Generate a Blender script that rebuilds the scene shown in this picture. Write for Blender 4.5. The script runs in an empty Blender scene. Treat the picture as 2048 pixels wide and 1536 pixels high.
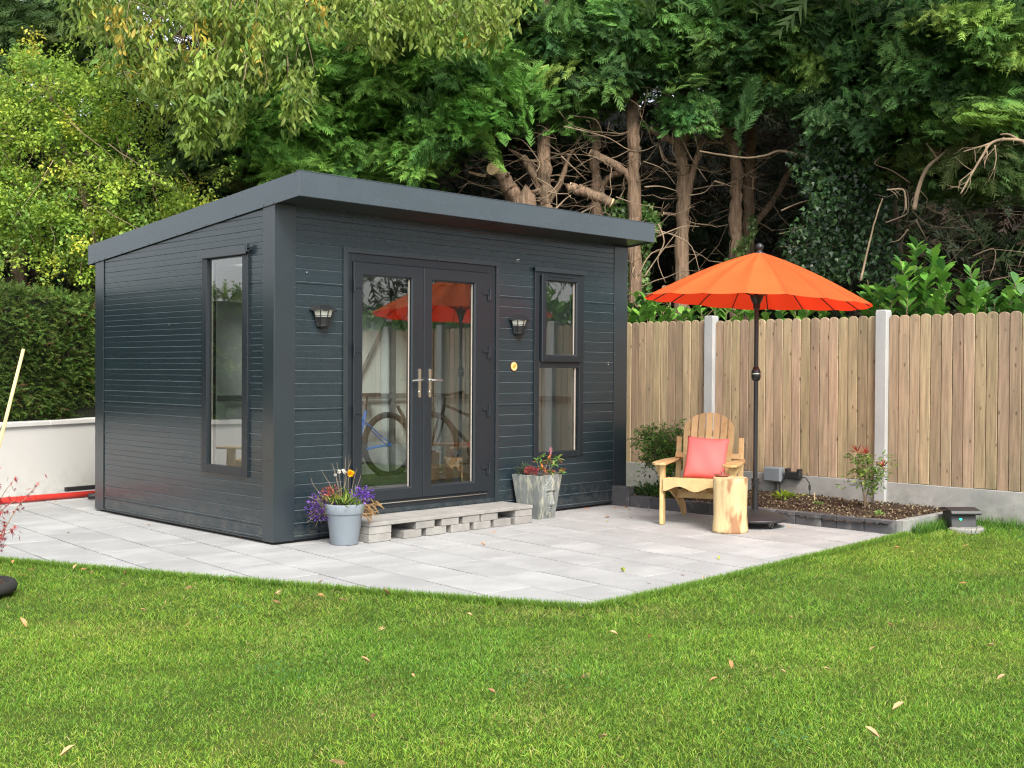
import bpy, bmesh, math, random
import numpy as np
from mathutils import Vector, Matrix

sc = bpy.context.scene
COL = sc.collection
random.seed(7)
rng = np.random.default_rng(11)

# ------------------------------------------------------------------ camera
F_PX, YAW, PITCH, ROLL = 2329.48, -0.7870, -0.0119, 0.0062
CAM = np.array([-5.0702, -7.6482, 1.3674])
FW = np.array([-math.sin(YAW) * math.cos(PITCH), math.cos(YAW) * math.cos(PITCH), math.sin(PITCH)])
R0 = np.array([math.cos(YAW), math.sin(YAW), 0.0])
U0 = np.cross(R0, FW)
RT = math.cos(ROLL) * R0 + math.sin(ROLL) * U0
UP = -math.sin(ROLL) * R0 + math.cos(ROLL) * U0
cd = bpy.data.cameras.new('camera')
cam = bpy.data.objects.new('camera', cd)
COL.objects.link(cam)
cd.sensor_width = 36.0
cd.lens = F_PX / 2048 * 36.0
cd.clip_start = 0.05
cd.clip_end = 400
m = Matrix.Identity(4)
for i in range(3):
    m[i][0], m[i][1], m[i][2], m[i][3] = RT[i], UP[i], -FW[i], CAM[i]
cam.matrix_world = m
sc.camera = cam

# ------------------------------------------------------------------ world, sun, exposure
SUN_EL, SUN_AZ = math.radians(46), math.radians(207)      # azimuth clockwise from +Y
w = bpy.data.worlds.new('World')
sc.world = w
w.use_nodes = True
nt = w.node_tree
bg = nt.nodes['Background']
sky = nt.nodes.new('ShaderNodeTexSky')
sky.sky_type = 'NISHITA'
sky.sun_disc = False
sky.sun_elevation = SUN_EL
sky.sun_rotation = SUN_AZ
sky.air_density = 1.0
sky.dust_density = 3.0
hs = nt.nodes.new('ShaderNodeHueSaturation')
hs.inputs['Saturation'].default_value = 0.28
nt.links.new(sky.outputs[0], hs.inputs['Color'])
nt.links.new(hs.outputs[0], bg.inputs['Color'])
bg.inputs['Strength'].default_value = 0.15
sd = bpy.data.lights.new('sun', 'SUN')
sd.energy = 1.7
sd.angle = math.radians(20)
sd.color = (1.0, 0.94, 0.84)
so = bpy.data.objects.new('sun', sd)
COL.objects.link(so)
sv = Vector((math.sin(SUN_AZ) * math.cos(SUN_EL), math.cos(SUN_AZ) * math.cos(SUN_EL), math.sin(SUN_EL)))
so.rotation_euler = sv.to_track_quat('Z', 'Y').to_euler()
sc.view_settings.view_transform = 'Standard'
sc.view_settings.look = 'None'
sc.view_settings.gamma = 1
sc.view_settings.use_curve_mapping = False
sc.view_settings.exposure = 1.2
sc.cycles.use_denoising = True
sc.cycles.denoiser = 'OPENIMAGEDENOISE'
sc.cycles.denoising_input_passes = 'RGB_ALBEDO_NORMAL'
sc.cycles.denoising_prefilter = 'NONE'
sc.cycles.filter_width = 1.2
sc.cycles.sample_clamp_indirect = 4.0
sc.cycles.max_bounces = 8
sc.cycles.transparent_max_bounces = 12

# ------------------------------------------------------------------ helpers
def ray(px, py):
    return FW + RT * (px - 1024) / F_PX - UP * (py - 768) / F_PX
def at(px, py, depth=None, X=None, Y=None, Z=None):
    """the world point seen at a spot of the photo, at a known depth or on a known plane"""
    d = ray(px, py)
    if depth is not None: t = depth
    elif X is not None: t = (X - CAM[0]) / d[0]
    elif Y is not None: t = (Y - CAM[1]) / d[1]
    else: t = (Z - CAM[2]) / d[2]
    return CAM + d * t

def tag(o, label=None, cat=None, group=None, kind=None):
    if label: o['label'] = label
    if cat: o['category'] = cat
    if group: o['group'] = group
    if kind: o['kind'] = kind
    return o
def empty(name, loc=(0, 0, 0), rz=0.0, **k):
    o = bpy.data.objects.new(name, None)
    COL.objects.link(o)
    o.location = loc
    o.rotation_euler = (0, 0, rz)
    o.empty_display_size = 0.1
    return tag(o, **k)
def link(name, me, mat=None, parent=None, bevel=0, smooth=False, segs=1):
    o = bpy.data.objects.new(name, me)
    COL.objects.link(o)
    if mat is not None and not me.materials: me.materials.append(mat)
    if parent is not None: o.parent = parent
    if bevel:
        b = o.modifiers.new('bevel', 'BEVEL')
        b.width = bevel; b.segments = segs; b.limit_method = 'ANGLE'
    if smooth:
        me.polygons.foreach_set('use_smooth', [True] * len(me.polygons))
    return o
def copy_tree(o, parent=None):
    c = o.copy(); COL.objects.link(c); c.parent = parent
    for ch in list(o.children): copy_tree(ch, c)
    return c

class MB:
    def __init__(s): s.v = []; s.f = []
    def add(s, vs, fs):
        n = len(s.v); s.v += [tuple(map(float, v)) for v in vs]; s.f += [tuple(n + i for i in f) for f in fs]; return s
    def box(s, x0, x1, y0, y1, z0, z1):
        return s.add([(x0,y0,z0),(x1,y0,z0),(x1,y1,z0),(x0,y1,z0),(x0,y0,z1),(x1,y0,z1),(x1,y1,z1),(x0,y1,z1)],
                     [(0,3,2,1),(4,5,6,7),(0,1,5,4),(1,2,6,5),(2,3,7,6),(3,0,4,7)])
    def obox(s, c, ax, ay, az, hx, hy, hz):
        c, ax, ay, az = [np.array(q, float) for q in (c, ax, ay, az)]
        vs = [c + ax*hx*i + ay*hy*j + az*hz*k for k in (-1,1) for (i,j) in ((-1,-1),(1,-1),(1,1),(-1,1))]
        return s.add(vs, [(0,3,2,1),(4,5,6,7),(0,1,5,4),(1,2,6,5),(2,3,7,6),(3,0,4,7)])
    def bar(s, p, q, wd, th, up=(0,0,1)):
        p, q, up = np.array(p, float), np.array(q, float), np.array(up, float)
        d = q - p; L = np.linalg.norm(d); d /= L
        a = np.cross(d, up); a /= np.linalg.norm(a); b = np.cross(a, d)
        return s.obox((p + q) / 2, d, a, b, L/2, wd/2, th/2)
    def tube(s, pts, rs, n=8, cap=True):
        pts = np.array(pts, float); k = len(pts)
        if np.isscalar(rs): rs = [rs] * k
        t = np.gradient(pts, axis=0); t /= np.linalg.norm(t, axis=1)[:, None] + 1e-12
        up = np.array([0, 0, 1.0]) if abs(t[0][2]) < .9 else np.array([1.0, 0, 0])
        vs = []; a = np.cross(t[0], up); a /= np.linalg.norm(a)
        ang = np.linspace(0, 2*np.pi, n, endpoint=False)
        for i in range(k):
            a = a - t[i] * (a @ t[i]); a /= np.linalg.norm(a); b = np.cross(t[i], a)
            for q in ang: vs.append(pts[i] + rs[i] * (math.cos(q) * a + math.sin(q) * b))
        fs = [(i*n+j, i*n+(j+1)%n, (i+1)*n+(j+1)%n, (i+1)*n+j) for i in range(k-1) for j in range(n)]
        if cap: fs += [tuple(range(n))[::-1], tuple((k-1)*n + j for j in range(n))]
        return s.add(vs, fs)
    def lathe(s, prof, c=(0,0,0), n=24, axis=None):
        """prof: (r, z) pairs from bottom to top"""
        vs = []; 
        for r, z in prof:
            for j in range(n):
                q = 2*math.pi*j/n
                vs.append((c[0]+r*math.cos(q), c[1]+r*math.sin(q), c[2]+z))
        k = len(prof)
        fs = [(i*n+j, i*n+(j+1)%n, (i+1)*n+(j+1)%n, (i+1)*n+j) for i in range(k-1) for j in range(n)]
        fs += [tuple(range(n))[::-1], tuple((k-1)*n+j for j in range(n))]
        return s.add(vs, fs)
    def prism(s, poly, o, u, v, w, t):
        """2-D outline on the plane o,u,v pushed t along w"""
        o, u, v, w = [np.array(q, float) for q in (o, u, v, w)]
        a = [o + u*x + v*y for x, y in poly]; b = [q + w*t for q in a]; n = len(poly)
        fs = [tuple(range(n))[::-1], tuple(range(n, 2*n))] + [(i, (i+1)%n, n+(i+1)%n, n+i) for i in range(n)]
        return s.add(a + b, fs)
    def mesh(s, name):
        me = bpy.data.meshes.new(name); me.from_pydata(s.v, [], s.f); me.validate(); me.update(); return me
    def build(s, name, mat, parent=None, bevel=0, smooth=False, segs=1, fix=True):
        me = s.mesh(name)
        if fix:
            bm = bmesh.new(); bm.from_mesh(me); bmesh.ops.recalc_face_normals(bm, faces=bm.faces); bm.to_mesh(me); bm.free()
        return link(name, me, mat, parent, bevel, smooth, segs)

def fast_mesh(name, V, F, C=None, smooth=False):
    """numpy mesh; F is (n,3) or (n,4) array or a list of both kinds"""
    if not isinstance(F, list): F = [F]
    me = bpy.data.meshes.new(name)
    nl = sum(f.size for f in F); nf = sum(len(f) for f in F)
    me.vertices.add(len(V)); me.vertices.foreach_set('co', np.ascontiguousarray(V, np.float32).ravel())
    me.loops.add(nl); me.loops.foreach_set('vertex_index', np.concatenate([f.ravel() for f in F]).astype(np.int32))
    me.polygons.add(nf)
    tot = np.concatenate([np.full(len(f), f.shape[1]) for f in F]).astype(np.int32)
    me.polygons.foreach_set('loop_start', np.concatenate([[0], np.cumsum(tot)[:-1]]).astype(np.int32))
    me.polygons.foreach_set('loop_total', tot)
    if smooth: me.polygons.foreach_set('use_smooth', np.ones(nf, bool))
    me.update(calc_edges=True)
    if C is not None:
        at_ = me.color_attributes.new('tint', 'FLOAT_COLOR', 'POINT')
        at_.data.foreach_set('color', np.concatenate([C, np.ones((len(C), 1))], 1).astype(np.float32).ravel())
    return me

def norm(a): return a / (np.linalg.norm(a, axis=-1, keepdims=True) + 1e-12)
def frames(d, n):
    """frames with x along d, z as near n as it can be"""
    d = norm(d); y = norm(np.cross(n, d)); z = np.cross(d, y)
    return np.stack([d, y, z], -1)          # columns are the axes
def scatter(T, pos, fr, size, col):
    """T = (verts, faces, shade per vert); returns V, F, C"""
    tv, tf, ts = T; N = len(pos); k = len(tv)
    size = np.broadcast_to(np.asarray(size, float), (N,))
    V = np.einsum('nij,kj->nki', fr, tv) * size[:, None, None] + pos[:, None, :]
    F = (tf[None] + (np.arange(N) * k)[:, None, None]).reshape(-1, tf.shape[1])
    C = np.clip(col[:, None, :] * ts[None, :, None], 0, 1)
    return V.reshape(-1, 3), F, C.reshape(-1, 3)
def join(parts):
    V = []; F = []; C = []; n = 0
    for v, f, c in parts:
        V.append(v); F.append(f + n); C.append(c); n += len(v)
    return np.concatenate(V), np.concatenate(F), np.concatenate(C)

# ------------------------------------------------------------------ materials
def new_mat(name):
    mt = bpy.data.materials.new(name); mt.use_nodes = True
    return mt, mt.node_tree, mt.node_tree.nodes['Principled BSDF']
def mat(name, col, rough=0.6, var=0.25, scale=(4, 4, 4), bump=0.15, bscale=None, metal=0.0, spec=0.5, rnd=0.0,
        col2=None, c2scale=(2, 2, 2), c2lo=0.5, c2hi=0.65, fine=0.0, bdist=0.01, coat=0.0, rvar=0.0, rhue=0.0):
    """noise-varied surface in world coordinates; rnd = brightness spread from object to object"""
    mt, t, p = new_mat(name); N = t.nodes; L = t.links
    g = N.new('ShaderNodeNewGeometry')
    oi = N.new('ShaderNodeObjectInfo')
    def mapped(sx, seed=0.0):
        mp = N.new('ShaderNodeMapping'); mp.inputs['Scale'].default_value = sx
        sep = N.new('ShaderNodeVectorMath'); sep.operation = 'ADD'
        mul = N.new('ShaderNodeMath'); mul.operation = 'MULTIPLY'; mul.inputs[1].default_value = 37.0 if rnd else 0.0
        L.new(oi.outputs['Random'], mul.inputs[0])
        cmb = N.new('ShaderNodeCombineXYZ'); 
        for i in range(3): L.new(mul.outputs[0], cmb.inputs[i])
        L.new(g.outputs['Position'], mp.inputs['Vector'])
        L.new(mp.outputs[0], sep.inputs[0]); L.new(cmb.outputs[0], sep.inputs[1])
        return sep.outputs[0]
    nz = N.new('ShaderNodeTexNoise'); nz.inputs['Scale'].default_value = 1.0; nz.inputs['Detail'].default_value = 6
    nz.inputs['Roughness'].default_value = 0.62
    L.new(mapped(scale), nz.inputs['Vector'])
    mr = N.new('ShaderNodeMapRange'); mr.inputs['From Min'].default_value = .25; mr.inputs['From Max'].default_value = .75
    mr.inputs['To Min'].default_value = 1 - var; mr.inputs['To Max'].default_value = 1 + var
    L.new(nz.outputs[0], mr.inputs['Value'])
    fac = mr.outputs[0]
    if rnd:
        m2 = N.new('ShaderNodeMapRange'); m2.inputs['To Min'].default_value = 1 - rnd; m2.inputs['To Max'].default_value = 1 + rnd
        L.new(oi.outputs['Random'], m2.inputs['Value'])
        mm = N.new('ShaderNodeMath'); mm.operation = 'MULTIPLY'
        L.new(fac, mm.inputs[0]); L.new(m2.outputs[0], mm.inputs[1]); fac = mm.outputs[0]
    if fine:
        n3 = N.new('ShaderNodeTexNoise'); n3.inputs['Scale'].default_value = 260; n3.inputs['Detail'].default_value = 2
        L.new(g.outputs['Position'], n3.inputs['Vector'])
        m3 = N.new('ShaderNodeMapRange'); m3.inputs['From Min'].default_value = .3; m3.inputs['From Max'].default_value = .7
        m3.inputs['To Min'].default_value = 1 - fine; m3.inputs['To Max'].default_value = 1 + fine
        L.new(n3.outputs[0], m3.inputs['Value'])
        mm = N.new('ShaderNodeMath'); mm.operation = 'MULTIPLY'
        L.new(fac, mm.inputs[0]); L.new(m3.outputs[0], mm.inputs[1]); fac = mm.outputs[0]
    base = N.new('ShaderNodeRGB'); base.outputs[0].default_value = (*col, 1)
    c = base.outputs[0]
    if col2 is not None:
        n2 = N.new('ShaderNodeTexNoise'); n2.inputs['Scale'].default_value = 1.0; n2.inputs['Detail'].default_value = 5
        L.new(mapped(c2scale), n2.inputs['Vector'])
        r2 = N.new('ShaderNodeMapRange'); r2.inputs['From Min'].default_value = c2lo; r2.inputs['From Max'].default_value = c2hi
        L.new(n2.outputs[0], r2.inputs['Value'])
        mx = N.new('ShaderNodeMix'); mx.data_type = 'RGBA'; L.new(r2.outputs[0], mx.inputs[0])
        L.new(c, mx.inputs[6]); mx.inputs[7].default_value = (*col2, 1); c = mx.outputs[2]
    if rhue:      # some pieces pinker, some yellower
        wn_ = N.new('ShaderNodeTexWhiteNoise'); wn_.noise_dimensions = '1D'; L.new(oi.outputs['Random'], wn_.inputs['W'])
        mh = N.new('ShaderNodeMix'); mh.data_type = 'RGBA'; mh.blend_type = 'MULTIPLY'; mh.inputs[0].default_value = rhue
        rh = N.new('ShaderNodeMix'); rh.data_type = 'RGBA'; L.new(wn_.outputs['Value'], rh.inputs[0]); rh.inputs[6].default_value = (1.0, .80, .82, 1); rh.inputs[7].default_value = (1.0, 1.0, .68, 1)
        L.new(c, mh.inputs[6]); L.new(rh.outputs[2], mh.inputs[7]); c = mh.outputs[2]
    vm = N.new('ShaderNodeVectorMath'); vm.operation = 'SCALE'
    L.new(c, vm.inputs[0]); L.new(fac, vm.inputs['Scale']); L.new(vm.outputs[0], p.inputs['Base Color'])
    p.inputs['Roughness'].default_value = rough; p.inputs['Metallic'].default_value = metal
    p.inputs['Specular IOR Level'].default_value = spec
    p.inputs['Coat Weight'].default_value = coat; p.inputs['Coat Roughness'].default_value = .18
    if rvar:
        m4 = N.new('ShaderNodeMapRange'); m4.inputs['To Min'].default_value = rough - rvar; m4.inputs['To Max'].default_value = rough + rvar
        L.new(nz.outputs[0], m4.inputs['Value']); L.new(m4.outputs[0], p.inputs['Roughness'])
    if bump:
        b = N.new('ShaderNodeBump'); b.inputs['Strength'].default_value = bump; b.inputs['Distance'].default_value = bdist
        if bscale:
            nb = N.new('ShaderNodeTexNoise'); nb.inputs['Scale'].default_value = 1.0; nb.inputs['Detail'].default_value = 5
            L.new(mapped(bscale), nb.inputs['Vector']); L.new(nb.outputs[0], b.inputs['Height'])
        else: L.new(nz.outputs[0], b.inputs['Height'])
        L.new(b.outputs[0], p.inputs['Normal'])
    return mt
def leaf_mat(name, gain=1.0, rough=0.5, trans=0.3, spec=0.35):
    mt, t, p = new_mat(name); N = t.nodes; L = t.links
    a = N.new('ShaderNodeAttribute'); a.attribute_name = 'tint'
    vm = N.new('ShaderNodeVectorMath'); vm.operation = 'SCALE'; vm.inputs['Scale'].default_value = gain
    L.new(a.outputs['Color'], vm.inputs[0]); L.new(vm.outputs[0], p.inputs['Base Color'])
    p.inputs['Roughness'].default_value = rough; p.inputs['Specular IOR Level'].default_value = spec
    if trans:
        tr = N.new('ShaderNodeBsdfTranslucent'); L.new(vm.outputs[0], tr.inputs['Color'])
        mx = N.new('ShaderNodeMixShader'); mx.inputs[0].default_value = trans
        L.new(p.outputs[0], mx.inputs[1]); L.new(tr.outputs[0], mx.inputs[2])
        L.new(mx.outputs[0], N['Material Output'].inputs['Surface'])
    return mt
def glass_mat(name, tint=(0.93, 0.96, 0.945), gain=2.0):
    mt, t, p = new_mat(name); N = t.nodes; L = t.links
    N.remove(p)
    tr = N.new('ShaderNodeBsdfTransparent'); tr.inputs['Color'].default_value = (*tint, 1)
    gl = N.new('ShaderNodeBsdfGlossy'); gl.inputs['Roughness'].default_value = 0.0
    fr = N.new('ShaderNodeFresnel'); fr.inputs['IOR'].default_value = 1.52
    mu = N.new('ShaderNodeMath'); mu.operation = 'MULTIPLY'; mu.inputs[1].default_value = gain; mu.use_clamp = True
    L.new(fr.outputs[0], mu.inputs[0])
    ge = N.new('ShaderNodeNewGeometry'); iv = N.new('ShaderNodeMath'); iv.operation = 'SUBTRACT'; iv.inputs[0].default_value = 1.0
    L.new(ge.outputs['Backfacing'], iv.inputs[1]); m2 = N.new('ShaderNodeMath'); m2.operation = 'MULTIPLY'   # the exit face of a pane does not mirror again
    L.new(mu.outputs[0], m2.inputs[0]); L.new(iv.outputs[0], m2.inputs[1]); mu = m2
    mx = N.new('ShaderNodeMixShader'); L.new(mu.outputs[0], mx.inputs[0]); L.new(tr.outputs[0], mx.inputs[1]); L.new(gl.outputs[0], mx.inputs[2])
    L.new(mx.outputs[0], N['Material Output'].inputs['Surface'])
    return mt

M = {}
M['panel'] = mat('painted_steel_cladding', (0.0122, 0.0228, 0.0300), 0.25, .08, (1.2, 1.2, 1.2), .015, (2, 2, 2), spec=.55, rvar=.06, fine=.05, bdist=.02, coat=.35)
M['trim'] = mat('painted_steel_trim', (0.0185, 0.0265, 0.0325), 0.29, .12, (2, 2, 2), .06, (3, 3, 3), spec=.55, rvar=.06, bdist=.02, coat=.4)
M['fascia'] = mat('painted_steel_fascia', (0.056, 0.074, 0.088), 0.28, .12, (1.5, 1.5, 3), .05, (3, 3, 3), spec=.6, rvar=.07, bdist=.02)
M['upvc'] = mat('dark_grey_window_plastic', (0.0120, 0.0165, 0.0215), 0.34, .08, (8, 8, 8), .05, (60, 60, 60), spec=.5, bdist=.002)
M['black_gap'] = mat('black_rubber', (0.010, 0.010, 0.011), .7, .2)
def add_splash(mt, z1=.38, amt=.55, col=(.13, .12, .105)):
    t = mt.node_tree; N = t.nodes; L = t.links; p = N['Principled BSDF']; src = p.inputs['Base Color'].links[0].from_socket
    g = N.new('ShaderNodeNewGeometry'); sx_ = N.new('ShaderNodeSeparateXYZ'); L.new(g.outputs['Position'], sx_.inputs[0])
    mr = N.new('ShaderNodeMapRange'); mr.inputs['From Min'].default_value = .02; mr.inputs['From Max'].default_value = z1; mr.inputs['To Min'].default_value = amt; mr.inputs['To Max'].default_value = .04; L.new(sx_.outputs['Z'], mr.inputs['Value'])
    nz = N.new('ShaderNodeTexNoise'); nz.inputs['Scale'].default_value = 9; nz.inputs['Detail'].default_value = 8; nz.inputs['Roughness'].default_value = .75; L.new(g.outputs['Position'], nz.inputs['Vector'])
    r2 = N.new('ShaderNodeMapRange'); r2.inputs['From Min'].default_value = .42; r2.inputs['From Max'].default_value = .72; L.new(nz.outputs[0], r2.inputs['Value'])
    mu = N.new('ShaderNodeMath'); mu.operation = 'MULTIPLY'; L.new(mr.outputs[0], mu.inputs[0]); L.new(r2.outputs[0], mu.inputs[1])
    mx = N.new('ShaderNodeMix'); mx.data_type = 'RGBA'; L.new(mu.outputs[0], mx.inputs[0]); L.new(src, mx.inputs[6]); mx.inputs[7].default_value = (*col, 1); L.new(mx.outputs[2], p.inputs['Base Color'])
add_splash(M['panel'])
M['glass'] = glass_mat('double_glazing', gain=4.1)
M['glass_left'] = M['glass']
M['chrome'] = mat('polished_metal', (0.75, 0.74, 0.70), .22, .05, metal=1.0, bump=0)
M['screw'] = mat('screw_head_metal', (0.09, 0.10, 0.11), .3, .1, metal=.6, bump=0)
M['white_in'] = mat('white_lining', (0.47, 0.49, 0.475), .6, .05, (1, 1, 1), .03)
M['floor_in'] = mat('dark_green_carpet', (0.045, 0.06, 0.05), .95, .2, (20, 20, 20), .2)
M['galv'] = mat('grey_steel_frame', (0.16, 0.17, 0.17), .5, .15, (6, 6, 6), .05, metal=.3)
M['plank'] = mat('weathered_fence_timber', (0.390, 0.297, 0.205), .85, .38, (6, 40, 2.6), .45, (10, 90, 3), rnd=.24, rhue=.45,
                 col2=(0.33, 0.27, 0.185), c2scale=(2, 8, 1.2), c2lo=.45, c2hi=.70, fine=.06, bdist=.004, spec=.25)
def add_knots(mt, dens=(3.2, 9.5, 4.2), dark=.42):
    t = mt.node_tree; N = t.nodes; L = t.links; p = N['Principled BSDF']; src = p.inputs['Base Color'].links[0].from_socket
    g = N.new('ShaderNodeNewGeometry'); mp = N.new('ShaderNodeMapping'); mp.inputs['Scale'].default_value = dens; L.new(g.outputs['Position'], mp.inputs['Vector'])
    vo = N.new('ShaderNodeTexVoronoi'); vo.inputs['Scale'].default_value = 1.0; L.new(mp.outputs[0], vo.inputs['Vector'])
    wn = N.new('ShaderNodeMapRange'); wn.inputs['From Min'].default_value = .05; wn.inputs['From Max'].default_value = .15; wn.inputs['To Min'].default_value = dark; wn.inputs['To Max'].default_value = 1.0
    L.new(vo.outputs['Distance'], wn.inputs['Value'])
    sp = N.new('ShaderNodeSeparateColor'); L.new(vo.outputs['Color'], sp.inputs[0]); gt = N.new('ShaderNodeMath'); gt.operation = 'GREATER_THAN'; gt.inputs[1].default_value = .35; L.new(sp.outputs[0], gt.inputs[0])
    mm = N.new('ShaderNodeMix'); mm.data_type = 'FLOAT'; L.new(gt.outputs[0], mm.inputs[0]); mm.inputs[2].default_value = 1.0; L.new(wn.outputs[0], mm.inputs[3])
    vm = N.new('ShaderNodeVectorMath'); vm.operation = 'SCALE'; L.new(src, vm.inputs[0]); L.new(mm.outputs[0], vm.inputs['Scale']); L.new(vm.outputs[0], p.inputs['Base Color'])
add_knots(M['plank'], (3.2, 12.5, 5.5), .38)
M['conc'] = mat('cast_concrete', (0.36, 0.36, 0.34), .85, .14, (5, 5, 5), .2, (60, 60, 60), col2=(0.25, 0.26, 0.25), c2scale=(1.2, 1.2, 2.0), c2lo=.48, c2hi=.66, fine=.08, bdist=.003, spec=.3)
M['post'] = mat('pale_concrete_post', (0.40, 0.405, 0.40), .8, .12, (5, 5, 3), .2, (70, 70, 70), fine=.08, bdist=.003, spec=.3)
M['slab'] = mat('pale_grey_paving', (0.315, 0.318, 0.316), .8, .13, (3, 3, 3), .3, (120, 120, 120), rnd=.06, col2=(0.39, 0.392, 0.388), c2scale=(1.3, 2.6, 1), c2lo=.46, c2hi=.70, fine=.09, bdist=.003, spec=.3)
M['joint'] = mat('jointing_sand', (0.065, 0.062, 0.056), .95, .25, (40, 40, 40), .3)
M['block'] = mat('grey_concrete_block', (0.27, 0.262, 0.245), .85, .18, (9, 9, 9), .5, (120, 120, 120), rnd=.12, col2=(0.24, 0.235, 0.22), c2scale=(6, 6, 3), fine=.12, bdist=.004, spec=.25)
M['edging'] = mat('charcoal_edging_block', (0.070, 0.070, 0.074), .8, .2, (8, 8, 8), .4, (90, 90, 90), rnd=.22, col2=(0.17, 0.168, 0.16), c2scale=(5, 5, 5), c2lo=.56, c2hi=.7, fine=.12, bdist=.004, spec=.3)
M['soil'] = mat('dark_bark_soil', (0.060, 0.040, 0.028), .95, .45, (22, 22, 22), .8, (60, 60, 60), bdist=.02, spec=.15)
M['ground'] = mat('ground_earth', (0.045, 0.055, 0.022), .95, .3, (5, 5, 5), .4, (40, 40, 40), col2=(0.035, 0.06, 0.014), spec=.1)
M['render'] = mat('white_painted_render', (0.60, 0.59, 0.565), .8, .05, (.8, .8, .8), .15, (35, 35, 35), col2=(0.50, 0.50, 0.475), c2scale=(.9, .9, 1.2), c2lo=.55, c2hi=.75, bdist=.004, spec=.3)
M['bark'] = mat('reddish_brown_bark', (0.255, 0.172, 0.115), .9, .5, (24, 24, 3.0), 1.0, (40, 40, 5), col2=(0.17, 0.125, 0.085), c2scale=(7, 7, 1.5), bdist=.04, spec=.15)
M['bark_dark'] = mat('grey_brown_bark', (0.12, 0.088, 0.06), .9, .4, (26, 26, 3.5), .9, (50, 50, 6), bdist=.02, spec=.15)
M['twig'] = mat('dead_twig_wood', (0.27, 0.20, 0.135), .9, .35, (9, 9, 9), .3, spec=.15)
M['cutwood'] = mat('fresh_cut_wood', (0.62, 0.47, 0.26), .8, .18, (12, 12, 12), .25, col2=(0.50, 0.34, 0.17), c2scale=(7, 7, 7), spec=.2)
M['chairwood'] = mat('honey_pine_wood', (0.55, 0.40, 0.195), .55, .14, (12, 12, 12), .15, (30, 30, 30), rnd=.17, rhue=.25, col2=(0.46, 0.23, 0.075), c2scale=(4, 4, 4), c2lo=.56, c2hi=.72, bdist=.003, spec=.4)
M['pink'] = mat('coral_pink_cloth', (0.78, 0.165, 0.155), .85, .06, (3, 3, 3), .25, (14, 14, 14), spec=.2, bdist=.012)
M['canopy'] = mat('orange_canvas', (0.86, 0.20, 0.030), .75, .07, (3, 3, 3), .2, (9, 9, 9), spec=.25, bdist=.01)
M['metal_black'] = mat('black_painted_metal', (0.016, 0.016, 0.018), .35, .1, bump=.02, spec=.5)
M['plastic_black'] = mat('black_plastic', (0.022, 0.022, 0.024), .45, .15, bump=.03, spec=.5)
M['lampglass'] = mat('frosted_lamp_pane', (0.85, 0.83, 0.76), .25, .08, (20, 20, 20), .1, spec=.6)
M['pot'] = mat('blue_grey_glazed_plastic', (0.215, 0.25, 0.285), .42, .07, (6, 6, 6), .08, (20, 20, 20), spec=.45, rvar=.08)
M['planter'] = mat('verdigris_stone', (0.165, 0.18, 0.172), .7, .35, (12, 12, 5), .5, (50, 50, 30), col2=(0.36, 0.36, 0.285), c2scale=(34, 34, 7), c2lo=.5, c2hi=.68, bdist=.004, spec=.35)
M['red_pipe'] = mat('red_plastic_pipe', (0.55, 0.035, 0.025), .45, .12, (4, 4, 4), .05)
M['greybox'] = mat('grey_switch_box_plastic', (0.20, 0.23, 0.25), .5, .08, bump=.03)
M['bamboo'] = mat('bamboo_cane', (0.62, 0.47, 0.24), .55, .15, (30, 30, 6), .1)
M['blue_frame'] = mat('blue_bike_paint', (0.02, 0.17, 0.60), .3, .05, bump=0, coat=.4)
M['dark_frame'] = mat('black_bike_paint', (0.02, 0.02, 0.022), .3, .05, bump=0, coat=.4)
M['rubber'] = mat('tyre_rubber', (0.018, 0.018, 0.017), .85, .1, bump=.1)
M['terracotta'] = mat('dark_red_clay', (0.24, 0.075, 0.05), .5, .15, bump=.05)
M['card'] = mat('brown_cardboard', (0.40, 0.28, 0.18), .9, .1)
M['bead'] = mat('cream_spacer_bar', (0.42, 0.38, 0.33), .4, .05, bump=0)
M['white'] = mat('white_plastic', (0.8, 0.8, 0.78), .35, .03, bump=0)
M['leaf'] = leaf_mat('broad_leaf', gain=1.3, trans=.38)
M['leaf_glossy'] = leaf_mat('glossy_leaf', gain=1.3, rough=.42, trans=.25, spec=.5)
M['needle'] = leaf_mat('conifer_frond', gain=1.75, rough=.6, trans=.25, spec=.2)
M['grass'] = leaf_mat('grass_blade', gain=1.8, rough=.5, trans=.42, spec=.3)
M['petal'] = leaf_mat('petal', rough=.6, trans=.3, spec=.2)

# ------------------------------------------------------------------ ground, patio
def clip_poly(poly, keep):
    """Sutherland-Hodgman against convex polygon keep (counter-clockwise)"""
    out = poly
    for i in range(len(keep)):
        a, b = keep[i], keep[(i+1) % len(keep)]
        e = (b[0]-a[0], b[1]-a[1])
        def ins(p): return e[0]*(p[1]-a[1]) - e[1]*(p[0]-a[0]) >= 0
        res = []
        for j in range(len(out)):
            p, q = out[j], out[(j+1) % len(out)]
            if ins(p): res.append(p)
            if ins(p) != ins(q):
                d = (q[0]-p[0], q[1]-p[1])
                t = (e[0]*(a[1]-p[1]) - e[1]*(a[0]-p[0])) / (e[0]*d[1] - e[1]*d[0] + 1e-12)
                res.append((p[0]+d[0]*t, p[1]+d[1]*t))
        out = res
        if len(out) < 3: return []
    return out
gm = MB(); gm.add([(-60,-60,-.05),(60,-60,-.05),(60,60,-.05),(-60,60,-.05)], [(0,1,2,3)])
tag(gm.build('ground', M['ground'], fix=False), kind='structure')

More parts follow.
